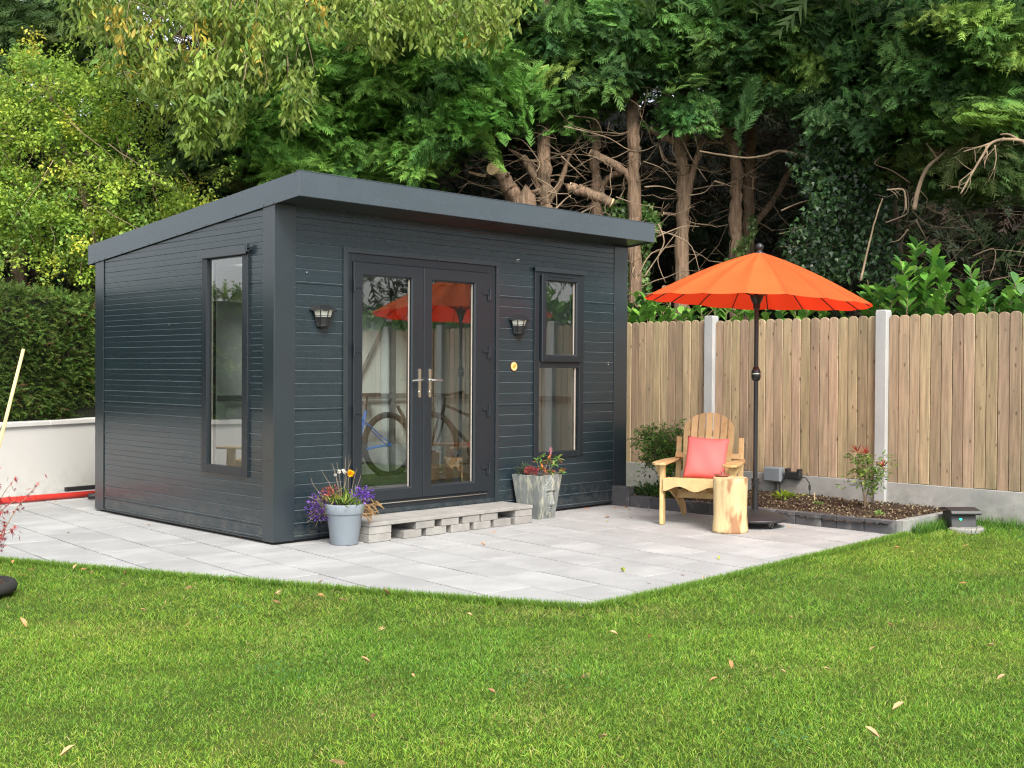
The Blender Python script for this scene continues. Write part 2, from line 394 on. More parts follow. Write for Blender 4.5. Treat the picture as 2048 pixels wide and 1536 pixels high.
# left curved edge of the patio, then the straight front edge (counter-clockwise, convex)
PATIO = [(-5.2, 3.3), (-3.6, 2.75), (-2.75, 2.25), (-2.22, 1.55), (-1.86, .92), (-1.54, .18), (-1.23, -.56), (-.84, -1.42), (-.52, -2.14),
         (-.30, -2.60), (-.09, -3.02), (.01, -3.19), (.10, -3.225), (1.13, -3.215), (2.5, -3.14), (4.30, -3.06), (4.30, 4.9), (-5.2, 4.9)]
EDGE = PATIO[:16]      # where lawn meets paving, left to right
def area2(p): return sum(p[i][0]*p[(i+1)%len(p)][1] - p[(i+1)%len(p)][0]*p[i][1] for i in range(len(p)))
if area2(PATIO) < 0: PATIO = PATIO[::-1]
# near-convex: fall back on the hull of it for clipping
def hull(P):
    P = sorted(P)
    def half(P):
        h = []
        for p in P:
            while len(h) > 1 and (h[-1][0]-h[-2][0])*(p[1]-h[-2][1]) - (h[-1][1]-h[-2][1])*(p[0]-h[-2][0]) <= 1e-9: h.pop()
            h.append(p)
        return h
    a = half(P); b = half(P[::-1]); return a[:-1] + b[:-1]
pm = MB(); pm.prism(PATIO, (0,0,-.04), (1,0,0), (0,1,0), (0,0,1), .026)
patio = tag(pm.build('patio', M['joint']), kind='structure')
ANG = math.radians(-94.8)
ux, uy = math.cos(ANG), math.sin(ANG)         # along the rows
vx, vy = -uy, ux                              # across the rows, towards +x
def skip_slab(cx, cy): return .35 < cx < 3.95 and .35 < cy < 2.7
PW, PL = .405, .608
PGAP = .0062
for r in range(-14, 14):
    off = rng.choice([0.0, .3, .16, .45]) if r % 2 else rng.choice([.3, 0.1, .5])
    for c in range(-12, 10):
        v0 = r*PW + .035; u0 = c*PL + off
        q = [(u0+PGAP, v0+PGAP), (u0+PL-PGAP, v0+PGAP), (u0+PL-PGAP, v0+PW-PGAP), (u0+PGAP, v0+PW-PGAP)]
        poly = [(a*ux + b*vx, a*uy + b*vy) for a, b in q]
        if area2(poly) < 0: poly = poly[::-1]
        cx = sum(p[0] for p in poly)/4; cy = sum(p[1] for p in poly)/4
        if skip_slab(cx, cy) or cx < -4.6: continue
        poly = clip_poly(PATIO, poly)
        if len(poly) < 3 or abs(area2(poly))/2 < .004: continue
        zt = rng.normal(0, .0009)
        MB().prism(poly, (0,0,-.011), (1,0,0), (0,1,0), (0,0,1), .011+zt).build('slab', M['slab'], patio, bevel=.0015)

# ------------------------------------------------------------------ garden office
H0, SL, W, D = 2.633, .0893, 4.265, 3.006
HF, OF, OB = .186, .35, .14
office = empty('garden_office', (0, 0, 0), label='dark grey steel-clad garden office with sloping flat roof and glazed double doors', cat='garden office')
def prof_board(z0, z1, joint=False):
    h = z1 - z0
    p = [(-.020, 0), (-.0042, 0), (-.0042, .0015), (0, .0035), (0, h*.5-.004), (-.0007, h*.5-.0015), (-.0007, h*.5+.0005), (0, h*.5+.003)]
    if joint: p += [(0, h-.026), (-.005, h-.022), (-.005, h-.019), (0, h-.015)]
    p += [(0, h-.0052), (-.0042, h-.0004), (-.020, h-.0004)]
    return [(o, z0+z) for o, z in p]
M['ledge'] = mat('ledge_sky_highlight', (0.070, 0.092, 0.102), 0.40, .5, (2.5, 2.5, 9), 0)  # lighter colour paints in the sky highlight along each board's top edge
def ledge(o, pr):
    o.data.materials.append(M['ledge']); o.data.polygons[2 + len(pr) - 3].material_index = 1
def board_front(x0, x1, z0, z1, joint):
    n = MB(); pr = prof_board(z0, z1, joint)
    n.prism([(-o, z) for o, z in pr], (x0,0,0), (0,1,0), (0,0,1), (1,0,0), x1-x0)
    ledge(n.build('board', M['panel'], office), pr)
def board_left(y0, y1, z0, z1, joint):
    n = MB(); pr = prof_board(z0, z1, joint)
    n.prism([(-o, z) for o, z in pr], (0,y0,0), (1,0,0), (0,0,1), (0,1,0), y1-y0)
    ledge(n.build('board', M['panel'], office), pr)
rows = [(.036, .057)] + [(.057+.1*k, .157+.1*k) for k in range(26)]
for i, (z0, z1) in enumerate(rows):
    k = i - 1; jt = k in (10, 20) or k == 0
    jt = abs(z1 - 1.057) < .01 or abs(z1 - 2.057) < .01 or abs(z1-.157) < .01
    segs = [(.02, W-.02)]
    if k >= 0 and k <= 22: segs = [(.02, .70), (2.385, W-.02)]
    if 5 <= k <= 21: segs = [segs[0], (2.385, 2.915), (3.555, W-.02)]
    if k == -1: segs = [(.02, .70), (2.385, W-.02)]
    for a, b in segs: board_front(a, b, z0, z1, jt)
    ymax = min(D-.02, (H0 + .12 - z1) / SL)
    if ymax < .2: continue
    segs = [(.02, ymax)]
    if 5 <= k <= 21: segs = [(.02, .40), (1.0, ymax)]
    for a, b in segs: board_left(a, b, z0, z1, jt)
# cores (white inside), openings left free
def wall_front():
    n = MB(); y0, y1 = .021, .10; zt = 2.60
    for a, b, c, d in ((.02,.745,.05,zt), (.745,2.36,2.29,zt), (.745,2.36,.05,.15), (2.36,2.93,.05,zt), (2.93,3.54,2.29,zt), (2.93,3.54,.05,.56), (3.54,W-.02,.05,zt)):
        n.box(a, b, y0, y1, c, d)
    n.build('front_wall', M['white_in'], office)
    n = MB(); x0, x1 = .021, .10
    for a, b, c, d in ((.101,.39,.05,2.36), (.39,1.0,2.28,2.36), (.39,1.0,.05,.54), (1.0,D-.02,.05,2.36)): n.box(x0, x1, a, b, c, d)
    n.build('side_wall', M['white_in'], office)
    MB().box(.101, W-.101, D-.10, D-.02, .05, 2.36).build('rear_wall', M['white_in'], office)
    n = MB(); n.box(W-.10, W-.021, .101, D-.02, .05, 2.36); n.build('side_wall', M['white_in'], office)
    MB().box(W-.020, W-.001, .05, D-.02, .05, 2.6-.2).build('outer_skin', M['panel'], office)
    MB().box(.10, W-.10, .10, D-.10, .05, .165).build('floor_panel', M['floor_in'], office)
    n = MB(); n.box(.10, W-.10, .10, .7, 2.37, 2.40); n.box(.10, W-.10, 2.3, D-.10, 2.37, 2.40); n.box(.10, 1.0, .7, 2.3, 2.37, 2.40); n.box(3.3, W-.10, .7, 2.3, 2.37, 2.40)
    n.build('ceiling_panel', M['white_in'], office)
wall_front()
# plinth
MB().box(.03, W-.03, .03, D-.03, -.011, .048).build('plinth', M['black_gap'], office)
MB().box(.705, 2.385, -.002, .02, .036, .20).build('threshold_panel', M['panel'], office)
# thin drip flashing along the base
n = MB(); n.box(.19, .70, -.010, .0, .026, .036); n.box(2.39, W-.19, -.010, 0, .026, .036); n.box(.70, 2.39, -.012, -.002, .026, .036); n.build('base_flashing', M['trim'], office)
n = MB(); n.box(-.010, .0, .15, D-.15, .026, .036); n.build('base_flashing', M['trim'], office)
# corner trims (folded sheets, 3 mm proud)
def angle_trim(x, y, sx, sy, lx, ly, zt_x, zt_y):
    n = MB(); t = .004
    xs = sorted((x - sx*.004, x + sx*lx)); ys = sorted((y - sy*.004, y + sy*ly))
    yy = sorted((y - sy*.004, y - sy*(.004+t))) ; xx = sorted((x - sx*.004, x - sx*(.004+t)))
    n.box(xs[0], xs[1], yy[0], yy[1], .022, zt_x)
    n.box(xx[0], xx[1], min(ys[0], yy[0]), max(ys[1], yy[1]), .0215, zt_y)
    return n
angle_trim(0, 0, 1, 1, .190, .150, 2.64, 2.66).build('corner_trim', M['trim'], office, bevel=.0018)
angle_trim(W, 0, -1, 1, .200, .150, 2.64, 2.66).build('corner_trim', M['trim'], office, bevel=.0018)
angle_trim(0, D, 1, -1, .150, .165, 2.37, 2.42).build('corner_trim', M['trim'], office, bevel=.0018)
# roof, soffit, fascia
def zr(y): return H0 - SL*y
def slope_slab(n, xa, xb, ya, yb, z0, z1):
    n.add([(xa,ya,zr(ya)+z0),(xb,ya,zr(ya)+z0),(xb,yb,zr(yb)+z0),(xa,yb,zr(yb)+z0),(xa,ya,zr(ya)+z1),(xb,ya,zr(ya)+z1),(xb,yb,zr(yb)+z1),(xa,yb,zr(yb)+z1)],
          [(0,3,2,1),(4,5,6,7),(0,1,5,4),(1,2,6,5),(2,3,7,6),(3,0,4,7)])
n = MB(); ya, yb = -OF+.006, D+OB-.006
RX0, RX1, RY0, RY1 = 1.0, 3.3, .7, 2.3            # added roof opening, out of view, brightens the room below
slope_slab(n, .02, W-.002, ya, RY0, .12, .165); slope_slab(n, .02, W-.002, RY1, yb, .12, .165)
slope_slab(n, .02, RX0, RY0, RY1, .12, .165); slope_slab(n, RX1, W-.002, RY0, RY1, .12, .165)
n.build('roof', M['trim'], office)
n = MB(); slope_slab(n, RX0-.02, RX1+.02, RY0-.02, RY1+.02, .167, .173); n.build('added_roof_pane', M['glass'], office)  # added glazing, unseen, lets sky light into the room
n = MB()
for a, b, c, d in ((RX0-.02, RX0, RY0-.02, RY1+.02), (RX1, RX1+.02, RY0-.02, RY1+.02), (RX0, RX1, RY0-.02, RY0), (RX0, RX1, RY1, RY1+.02)): n.box(a, b, c, d, 2.402, zr((c+d)/2)+.10)
n.build('added_light_shaft', M['white_in'], office)
for xa, xb in ((.0, 2.12), (2.128, W-.005)):
    n = MB(); a, b = -OF+.012, .019
    n.add([(xa,a,zr(a)+.012),(xb,a,zr(a)+.012),(xb,b,zr(b)+.012),(xa,b,zr(b)+.012),(xa,a,zr(a)+.022),(xb,a,zr(a)+.022),(xb,b,zr(b)+.022),(xa,b,zr(b)+.022)],
          [(0,3,2,1),(4,5,6,7),(0,1,5,4),(1,2,6,5),(2,3,7,6),(3,0,4,7)])
    n.build('soffit', M['trim'], office)
zf = zr(-OF)
n = MB(); n.box(-.016, W+.011, -OF-.004, -OF+.004, zf, zf+HF); n.box(-.016, W+.011, -OF+.004, -OF+.03, zf, zf+.006); n.box(-.016, W+.011, -OF-.007, -OF+.05, zf+HF, zf+HF+.006)
n.build('front_fascia', M['fascia'], office, bevel=.0015)
def side_fascia(x0, x1):
    n = MB(); ya, yb = -OF+.0045, D+OB
    n.prism([(ya, zr(ya)), (yb, zr(yb)), (yb, zr(yb)+HF), (ya, zr(ya)+HF)], (x0,0,0), (0,1,0), (0,0,1), (1,0,0), x1-x0)
    return n
n = side_fascia(-.016, -.010)
# folded lip at the lower edge
ya, yb = -OF+.0045, D+OB
n.prism([(ya, zr(ya)-.001), (yb, zr(yb)-.001), (yb, zr(yb)+.022), (ya, zr(ya)+.022)], (-.021,0,0), (0,1,0), (0,0,1), (1,0,0), .0048)
n.build('side_fascia', M['fascia'], office, bevel=.0012)
side_fascia(W+.004, W+.0108).build('side_fascia', M['fascia'], office)
MB().box(-.016, W+.011, D+OB+.001, D+OB+.007, zr(D+OB), zr(D+OB)+HF).build('rear_fascia', M['fascia'], office)
# screws
sm = MB()
def screw(p, nrm, r=.006):
    p = np.array(p, float); nrm = np.array(nrm, float)
    sm.tube([p, p+nrm*.003, p+nrm*.0055], [r, r, r*.5], 8)
for z in (.08, .57, 1.05, 1.53, 2.0, 2.45): screw((.182, -.008, z), (0,-1,0)); screw((-.008, .143, z), (-1,0,0)) ; screw((W-.19, -.008, z), (0,-1,0))
for z in (.08, .55, 1.05, 1.55, 2.02): screw((-.008, 2.85, z), (-1,0,0))
for z in (.30, .78, 1.26, 1.74, 2.2): screw((0, 1.62, z), (-1,0,0), .007)
for y in (-.02, .12, .52, .98, 1.45, 1.95, 2.45, 2.80, 2.90, 3.0): screw((-.021, y, zr(y)+.012), (-1,0,0), .007)
for x, z in ((.69, 2.345), (2.40, 2.32), (.69, 1.3), (.69, .4)): screw((x, -.0105, z), (0,-1,0), .004)
for k in range(18): screw((2.889, -.022, .62 + k*.095), (-.3,-1,0), .0035)
for k in range(18): screw((-.022, .349, .60 + k*.095), (-1,-.3,0), .0035)
tag(sm.build('screw_heads', M['screw'], office), kind='stuff')

n = MB()
for x_, z_, r_ in ((2.66, 2.395, .008), (2.685, 2.40, .007), (2.675, 2.38, .004), (3.985, 1.43, .006), (3.98, 1.45, .004), (.30, 2.13, .005)): n.tube([(x_, -.0005, z_), (x_, -.0025, z_-.002)], [r_, r_*.6], 7)
tag(n.build('bird_dropping', M['white'], office), kind='stuff')
# --- double door
tr = MB()
for a, b, c, d in ((.653,.700,.036,2.361), (2.385,2.425,.036,2.361), (.700,2.385,2.318,2.361)): tr.box(a, b, -.010, -.0045, c, d)
tr.box(.653, .657, -.016, -.0101, .036, 2.361)
tr.build('door_flashing', M['trim'], office, bevel=.001)
door = MB()
for a, b, c, d in ((.701,.752,.20,2.317), (2.300,2.384,.20,2.317), (.752,2.300,2.25,2.317), (.752,2.300,.20,.262)): door.box(a, b, .004, .075, c, d)
frame = door.build('door_frame', M['upvc'], office, bevel=.002)
MB().box(.93, 2.27, -.014, .0035, .240, .2475).build('sill', M['chrome'], frame)
def ring(n, x0, x1, z0, z1, wl, wr, wt, wb, y0, y1, lip=.012):
    """a frame mitred round an opening, its face falling towards the pane"""
    X0, X1, Z0, Z1 = x0+wl, x1-wr, z0+wb, z1-wt
    out = [(x0,z0),(x1,z0),(x1,z1),(x0,z1)]; inn = [(X0,Z0),(X1,Z0),(X1,Z1),(X0,Z1)]
    mid = [(X0-lip,Z0-lip),(X1+lip,Z0-lip),(X1+lip,Z1+lip),(X0-lip,Z1+lip)]
    om = [(x0+.006,z0+.006),(x1-.006,z0+.006),(x1-.006,z1-.006),(x0+.006,z1-.006)]
    V = [(x,y1,z) for x,z in out] + [(x,y0+.007,z) for x,z in out] + [(x,y0,z) for x,z in om] + [(x,y0,z) for x,z in mid] + [(x,y0+.014,z) for x,z in inn] + [(x,y1,z) for x,z in inn]
    Fs = []
    for k in range(5):
        for i in range(4): j=(i+1)%4; Fs.append((k*4+i, k*4+j, (k+1)*4+j, (k+1)*4+i))
    for i in range(4): j=(i+1)%4; Fs.append((20+i, 20+j, j, i))
    n.add(V, Fs)
for s, (x0, x1, wl, wr) in enumerate(((.7535, 1.5045, .0985, .1325), (1.5085, 2.2985, .1015, .190))):
    n = MB(); ring(n, x0, x1, .2635, 2.2485, wl, wr, .110, .1025, -.016, .055)
    leaf = n.build('door_leaf', M['upvc'], office)
    gx0, gx1 = x0+wl, x1-wr
    MB().box(gx0-.004, gx1+.004, .018, .024, .362, 2.144).build('pane', M['glass'], leaf)
    MB().box(gx1-.013, gx1-.009, .008, .0175, .366, 2.139).build('glazing_bead', M['bead'], leaf)
    hx = 1.456 if s == 0 else 1.573
    dx = -1 if s == 0 else 1
    n = MB(); pz = [(hx-.015, 1.135), (hx+.015, 1.135)]
    cap = [(hx+.015*math.cos(a), 1.36+.015*math.sin(a)) for a in np.linspace(0, math.pi, 7)]; cap2 = [(hx+.015*math.cos(a), 1.14+.015*math.sin(a)) for a in np.linspace(math.pi, 2*math.pi, 7)]
    n.prism(cap+cap2, (0,-.0245,0), (1,0,0), (0,0,1), (0,1,0), .008)
    n.tube([(hx,-.024,1.278),(hx,-.060,1.278)], .009, 10)
    n.tube([(hx,-.058,1.278),(hx+dx*.03,-.062,1.278),(hx+dx*.115,-.060,1.274)], [.010,.009,.007], 10)
    n.tube([(hx,-.024,1.175),(hx,-.030,1.175)], .010, 10)
    n.build('handle', M['chrome'], leaf)
    for z in ((2.054, 1.524, 1.02, .522), (2.05, 1.527, .999, .470))[s]:
        n = MB()
        hxx = .752 if s == 0 else 2.29
        n.tube([(hxx,-.026,z-.05),(hxx,-.026,z+.05)], .010, 10)
        if s == 0: n.box(.765, .832, -.024, -.0165, z-.022, z+.022)
        else: n.box(2.205, 2.279, -.026, -.0165, z-.002, z+.030); n.box(2.262, 2.281, -.030, -.0165, z-.055, z-.003)
        n.build('hinge', M['upvc'], leaf, bevel=.002)
n = MB(); n.box(1.5048, 1.5082, .0, .05, .27, 2.245); n.build('meeting_gap', M['black_gap'], frame)

# --- front window (opening sash above, fixed light below)
n = MB()
for a, b, c, d in ((2.885,2.949,.53,2.33), (3.521,3.585,.53,2.33), (2.949,3.521,2.266,2.33), (2.949,3.521,.53,.585), (2.949,3.521,1.392,1.452)): n.box(a, b, -.020, .07, c, d)
win = n.build('window', M['upvc'], office, bevel=.003)
n = MB(); ring(n, 2.960, 3.525, 1.446, 2.290, .068, .078, .072, .072, -.046, .03)
n.build('opening_sash', M['upvc'], win)
MB().box(3.027, 3.448, -.012, -.006, 1.516, 2.220).build('pane', M['glass'], win)
MB().box(2.947, 3.523, .002, .008, .583, 1.394).build('pane', M['glass'], win)
n = MB(); n.box(3.432, 3.438, -.022, -.0125, 1.52, 2.216); n.box(3.470, 3.476, -.010, .0015, .588, 1.39); n.build('glazing_bead', M['bead'], win)
n = MB(); n.box(2.868, 3.602, -.034, -.004, 2.331, 2.345); n.box(2.868, 3.602, -.038, -.0345, 2.305, 2.345); n.build('head_flashing', M['trim'], win)
n = MB(); n.box(3.05, 3.40, -.054, -.0465, 2.262, 2.272); n.build('trickle_vent', M['upvc'], win)
# --- side window
n = MB()
for a, b, c, d in ((.345,.428,.504,2.305), (.962,1.043,.504,2.305), (.428,.962,2.276,2.305), (.428,.962,.504,.572)): n.box(-.020, .07, a, b, c, d)
win2 = n.build('window', M['upvc'], office, bevel=.003)
MB().box(.004, .010, .426, .964, .570, 2.278).build('pane', M['glass_left'], win2)
n = MB(); n.box(.0105, .020, .925, .934, .575, 2.272); n.build('glazing_bead', M['bead'], win2)
n = MB(); n.box(-.045, -.004, .315, 1.075, 2.306, 2.318); n.box(-.049, -.0455, .33, 1.075, 2.275, 2.34); n.box(-.049, -.021, .315, .335, 2.29, 2.35); n.build('head_flashing', M['trim'], win2)
# --- steel frame seen inside
sf = MB(); yr = D-.115
for x in (1.0, 1.9, 2.85, 3.52, 4.08): sf.box(x-.03, x+.03, yr-.045, yr, .166, 2.369)
sf.box(.11, 4.1, yr-.05, yr-.0455, 1.03, 1.09)
for a, b in (((2.9,1.10),(3.5,2.1)), ((4.02,1.1),(3.56,2.0)), ((3.56,.95),(4.0,.3))): sf.bar((a[0],yr-.06,a[1]), (b[0],yr-.06,b[1]), .012, .06, (0,1,0))
for y in (.5, 1.3, 2.1): sf.box(W-.145, W-.1005, y-.03, y+.03, .166, 2.369)
sf.box(W-.15, W-.1455, .2, 2.8, 1.03, 1.09)
sf.build('steel_frame', M['galv'], office)

# --- wall lanterns and the little plaque
def lantern(x):
    e = empty('wall_lantern', (x, 0, 1.69), cat='wall light', group='black half lanterns on the front wall')
    n = MB(); n.box(-.055, .055, -.018, -.0005, .02, .175); n.build('back_plate', M['metal_black'], e, bevel=.003)
    # half-octagon body, wide at the top
    def ring8(r, z, dy): return [(r*math.cos(a), -.012 - r*.95*max(0, -math.sin(a)) , z) for a in np.linspace(-math.pi, 0, 5)]
    top, bot = ring8(.088, .150, 0), ring8(.050, .022, 0)
    n = MB()
    for i in range(5): n.bar(bot[i], top[i], .007, .007, (.3, 1, .2))
    for i in range(4):
        n.bar(top[i], top[i+1], .008, .008); n.bar(bot[i], bot[i+1], .012, .016)
        mid = [tuple(.38*np.array(bot[j]) + .62*np.array(top[j])) for j in (i, i+1)]; n.bar(mid[0], mid[1], .004, .004)
    n.build('cage', M['metal_black'], e)
    for i in range(4):
        a, b, c, d = [np.array(q) for q in (bot[i], bot[i+1], top[i+1], top[i])]
        q = MB(); mn = np.array([0, -.03, .09]); sh = [p + (mn-p)*.04 for p in (a, b, c, d)]
        a2 = sh[0]*.45+sh[3]*.55; b2 = sh[1]*.45+sh[2]*.55
        q.add([a2, b2, sh[2], sh[3]], [(0,1,2,3)]); q.build('pane', M['lampglass'], e, fix=False)
        q = MB(); q.add([sh[0], sh[1], b2, a2], [(0,1,2,3)]); q.build('lower_pane', M['plastic_black'], e, fix=False)
    n = MB(); r1 = [(.118*math.cos(a), -.001-.125*max(0,-math.sin(a)), .152 - (.014 if i % 2 else .0)) for i, a in enumerate(np.linspace(-math.pi, 0, 9))]
    r2 = [(.07*math.cos(a), -.001-.06*max(0,-math.sin(a)), .186) for a in np.linspace(-math.pi, 0, 9)]
    V = r1 + r2 + [(p[0], p[1], p[2]-.006) for p in r1]
    Fs = [(i, i+1, 9+i+1, 9+i) for i in range(8)] + [tuple(range(9, 18))] + [(18+i, 18+i+1, i+1, i) for i in range(8)]
    n.add(V, Fs); n.build('hood', M['metal_black'], e, fix=False)
    n = MB(); n.lathe([(.02,0),(.035,.012),(.045,.02)], (0,-.03,0), 12); n.build('base_cap', M['metal_black'], e)
    return e
tag(lantern(.444), 'black half lantern on the dark cladding between the corner and the double door')
tag(lantern(2.664), 'black half lantern on the dark cladding between the double door and the narrow window')
bd = empty('wall_plaque', (2.621, -.001, 1.402), label='small round yellow and orange plaque on the dark cladding below the lantern', cat='plaque')
n = MB(); n.prism([(.040*math.cos(a), .040*math.sin(a)) for a in np.linspace(0, 2*math.pi, 24, endpoint=False)], (0,0,0), (1,0,0), (0,0,1), (0,-1,0), .008)
n.build('disc', mat('plaque_cream', (.72,.50,.22), .5, .1), bd, bevel=.002)
n = MB(); n.tube([(.022*math.cos(a)*(1-.06*i), -.0095, .022*math.sin(a)*(1-.06*i)) for i, a in enumerate(np.linspace(.3, 5.4, 12))], .0045, 6)
n.tube([(-.02,-.0095,-.012),(0,-.0095,.004),(.02,-.0095,-.002)], .004, 6); n.tube([(-.008,-.0095,.02),(.004,-.0095,.012),(.016,-.0095,.022)], .003, 6)
n.build('motif', mat('plaque_orange', (.75,.30,.02), .5, .1), bd)
n = MB(); n.tube([(.041*math.cos(a), -.005, .041*math.sin(a)) for a in np.linspace(0, 2*math.pi, 25)], .0035, 6, cap=False)
n.build('rim', mat('plaque_brown', (.30,.10,.02), .5, .1), bd)

# --- bikes inside
def bike(loc, rz, fmat, label, lean=0.08):
    e = empty('bicycle', loc, rz, label=label, cat='bicycle', group='bicycles kept inside the garden office')
    R = .345
    for x, hub in ((-.53, 'rear'), (.53, 'front')):
        n = MB(); n.tube([(x+R*math.cos(a), 0, R+R*math.sin(a)) for a in np.linspace(0, 2*math.pi, 41)], .030, 8, cap=False)
        wh = n.build('wheel', M['rubber'], e)
        n = MB(); n.tube([(x+(R-.032)*math.cos(a), 0, R+(R-.032)*math.sin(a)) for a in np.linspace(0, 2*math.pi, 33)], .010, 6, cap=False)
        n.build('rim', M['dark_frame'], wh)
        n = MB()
        for k in range(16):
            a = 2*math.pi*k/16; n.tube([(x, (.02 if k % 2 else -.02), R), (x+(R-.035)*math.cos(a), 0, R+(R-.035)*math.sin(a))], .0014, 3)
        n.tube([(x,-.05,R),(x,.05,R)], .02, 8); n.build('spokes', M['galv'], wh)
    bb = (-.09, 0, .30); st = (-.22, 0, .74); ht = (.36, 0, .80); hb = (.40, 0, .68)
    n = MB()
    n.tube([bb, (-.185,0,.62), st], [.019, .017, .016], 10); n.tube([bb, hb], .022, 10); n.tube([(-.19,0,.63), ht], .017, 10); n.tube([hb, ht], .022, 10)
    for s in (-.05, .05):
        n.tube([(-.09, s*.6, .30), (-.53, s, R)], .009, 8); n.tube([(-.185, s*.4, .62), (-.53, s, R)], .008, 8)
    n.build('frame', fmat, e)
    n = MB()
    for s in (-.05, .05): n.tube([(.405, s, .66), (.53, s, R)], .014, 8)
    n.tube([(.405,-.05,.66),(.405,.05,.66)], .014, 8); n.build('fork', M['dark_frame'], e)
    n = MB(); n.tube([st, (-.25,0,.90)], .012, 8); n.build('seat_post', M['dark_frame'], e)
    n = MB(); n.prism([(-.16,-.02),(-.15,-.07),(-.08,-.075),(.02,-.03),(.13,-.012),(.14,0),(.13,.012),(.02,.03),(-.08,.075),(-.15,.07),(-.16,.02)], (-.24,0,.895), (1,0,0), (0,1,0), (0,0,1), .04)
    n.build('saddle', M['rubber'], e, bevel=.01, segs=2)
    n = MB(); n.tube([ht, (.34,0,.88), (.40,0,.91)], .014, 8); n.tube([(.36,-.34,.93),(.40,-.12,.91),(.40,.12,.91),(.36,.34,.93)], .012, 8)
    n.tube([(.362,-.35,.93),(.372,-.22,.92)], .017, 8); n.tube([(.362,.35,.93),(.372,.22,.92)], .017, 8)
    n.tube([(.42,-.16,.9),(.50,-.05,.86),(.46,.02,.75)], .003, 5); n.tube([(.42,.16,.9),(.52,.05,.84),(.47,.02,.72)], .003, 5)
    n.build('handlebar', M['dark_frame'], e)
    n = MB(); n.tube([(-.09,.03,.30),(-.09,.045,.30)], .09, 20); n.tube([(-.09,.05,.30),(-.02,.07,.16)], .010, 6); n.tube([(-.09,-.05,.30),(-.16,-.07,.44)], .010, 6)
    n.box(-.06,.03,.06,.14,.15,.17); n.box(-.21,-.13,-.14,-.06,.43,.45); n.build('crank', M['dark_frame'], e)
    e.rotation_euler = (lean, 0, rz)
    return e
bike((2.78, 2.66, .166), math.pi, M['blue_frame'], 'blue bicycle leaning inside, seen through the left door pane', .06)
bike((3.90, 1.95, .166), math.radians(97), M['dark_frame'], 'black bicycle with cabled handlebar inside, seen through the right door pane', -.05)
n = MB(); n.box(3.2, 3.75, 1.9, 2.25, .166, .30); tag(n.build('cardboard_box', M['card'], bevel=.004), 'low brown cardboard box on the office floor beside the black bicycle', 'box')
n = MB(); n.lathe([(.10,0),(.14,.05),(.13,.2),(.09,.30),(.03,.33)], (3.75,1.28,.166), 14)
tag(n.build('red_bag', mat('red_bag_cloth', (.45,.03,.03), .7, .2), smooth=True), 'crumpled red bag on the office floor behind the right door pane', 'bag')

# ------------------------------------------------------------------ step of slabs on stacked blocks
step = empty('doorstep', (0, 0, 0), label='low step of grey concrete blocks and slabs below the double door', cat='step')
BOT = [(0.606, 0.83), (0.964, 1.15), (1.203, 1.424), (1.473, 1.686), (1.734, 1.934), (1.973, 2.182), (2.231, 2.45)]
TOP = [(0.606, 0.83), (1.088, 1.289), (1.367, 1.56), (1.607, 1.803), (1.82, 2.023), (2.241, 2.45)]
for i, (a, b) in enumerate(BOT):
    MB().box(a, b, -.42+rng.uniform(0,.006), -.09, .001, .0655).build('block', M['block'], step, bevel=.004)
for i, (a, b) in enumerate(TOP):
    MB().box(a, b, -.42+rng.uniform(0,.006), -.09, .0665, .1285).build('block', M['block'], step, bevel=.004)
MB().box(.600, 1.845, -.428, -.03, .1295, .160).build('slab', M['block'], step, bevel=.004)
MB().box(1.849, 2.452, -.425, -.03, .1295, .160).build('slab', M['block'], step, bevel=.004)

# ------------------------------------------------------------------ fence
FX = 5.5
fence = empty('fence', (FX, 0, 0), label='tall pale timber fence of round-topped boards between concrete posts and gravel boards', cat='fence')
fr_ = MB(); fr_.v
def plank_mesh(wd, h):
    k = 9; poly = [(-wd/2, 0), (wd/2, 0)]
    poly += [(wd/2*math.cos(a), h - .032 + .032*math.sin(a)) for a in np.linspace(0, math.pi, k)]
    return MB().prism(poly, (0,0,0), (0,1,0), (0,0,1), (1,0,0), .016).mesh('plank')
pm_ = {}
posts = [-.18 - 2.02*k for k in range(-3, 3)] + [-5.38, -7.4, -9.42, -11.44]
for k, py in enumerate(posts):
    yc = py
    n = MB(); n.prism([(-.058,0),(-.046,-.004),(.046,-.004),(.058,0),(.058,1.955),(.05,1.975),(-.05,1.975),(-.058,1.955)], (FX-.045,yc,0), (0,1,0), (0,0,1), (1,0,0), .11)
    n.build('post', M['post'], fence, bevel=.006).location = (-FX, 0, 0)
    if k == len(posts)-1: break
    y1, y0 = py-.058, posts[k+1]+.058
    n = MB(); n.box(FX-.006, FX+.05, y0, y1, .01, .305); n.build('gravel_board', M['conc'], fence, bevel=.004).location = (-FX, 0, 0)
    for z in (.45, 1.1, 1.72):
        n = MB(); n.box(FX+.034, FX+.07, y0, y1, z, z+.06); n.build('rail', M['plank'], fence).location = (-FX, 0, 0)
    nb = max(6, round((y1-y0)/.1065)); pitch = (y1-y0)/nb; hh = (0.0, .003, .010, -.003)[k % 4]
    for i in range(nb):
        wd = pitch - .0055
        key = round(wd + hh, 4)
        if key not in pm_:
            pm_[key] = plank_mesh(wd, 1.618 + hh); pm_[key].materials.append(M['plank'])
        o = bpy.data.objects.new('plank', pm_[key]); COL.objects.link(o); o.parent = fence; bv_ = o.modifiers.new('bevel', 'BEVEL'); bv_.width = .004; bv_.segments = 1; bv_.limit_method = 'ANGLE'; bv_.angle_limit = math.radians(60)
        o.location = (rng.uniform(-.001,.001) + (.002 if i % 2 else .0055), y1 - pitch*(i+.5), .306 + rng.uniform(-.004,.004))
        o.rotation_euler = (0, rng.normal(0,.0015), 0)

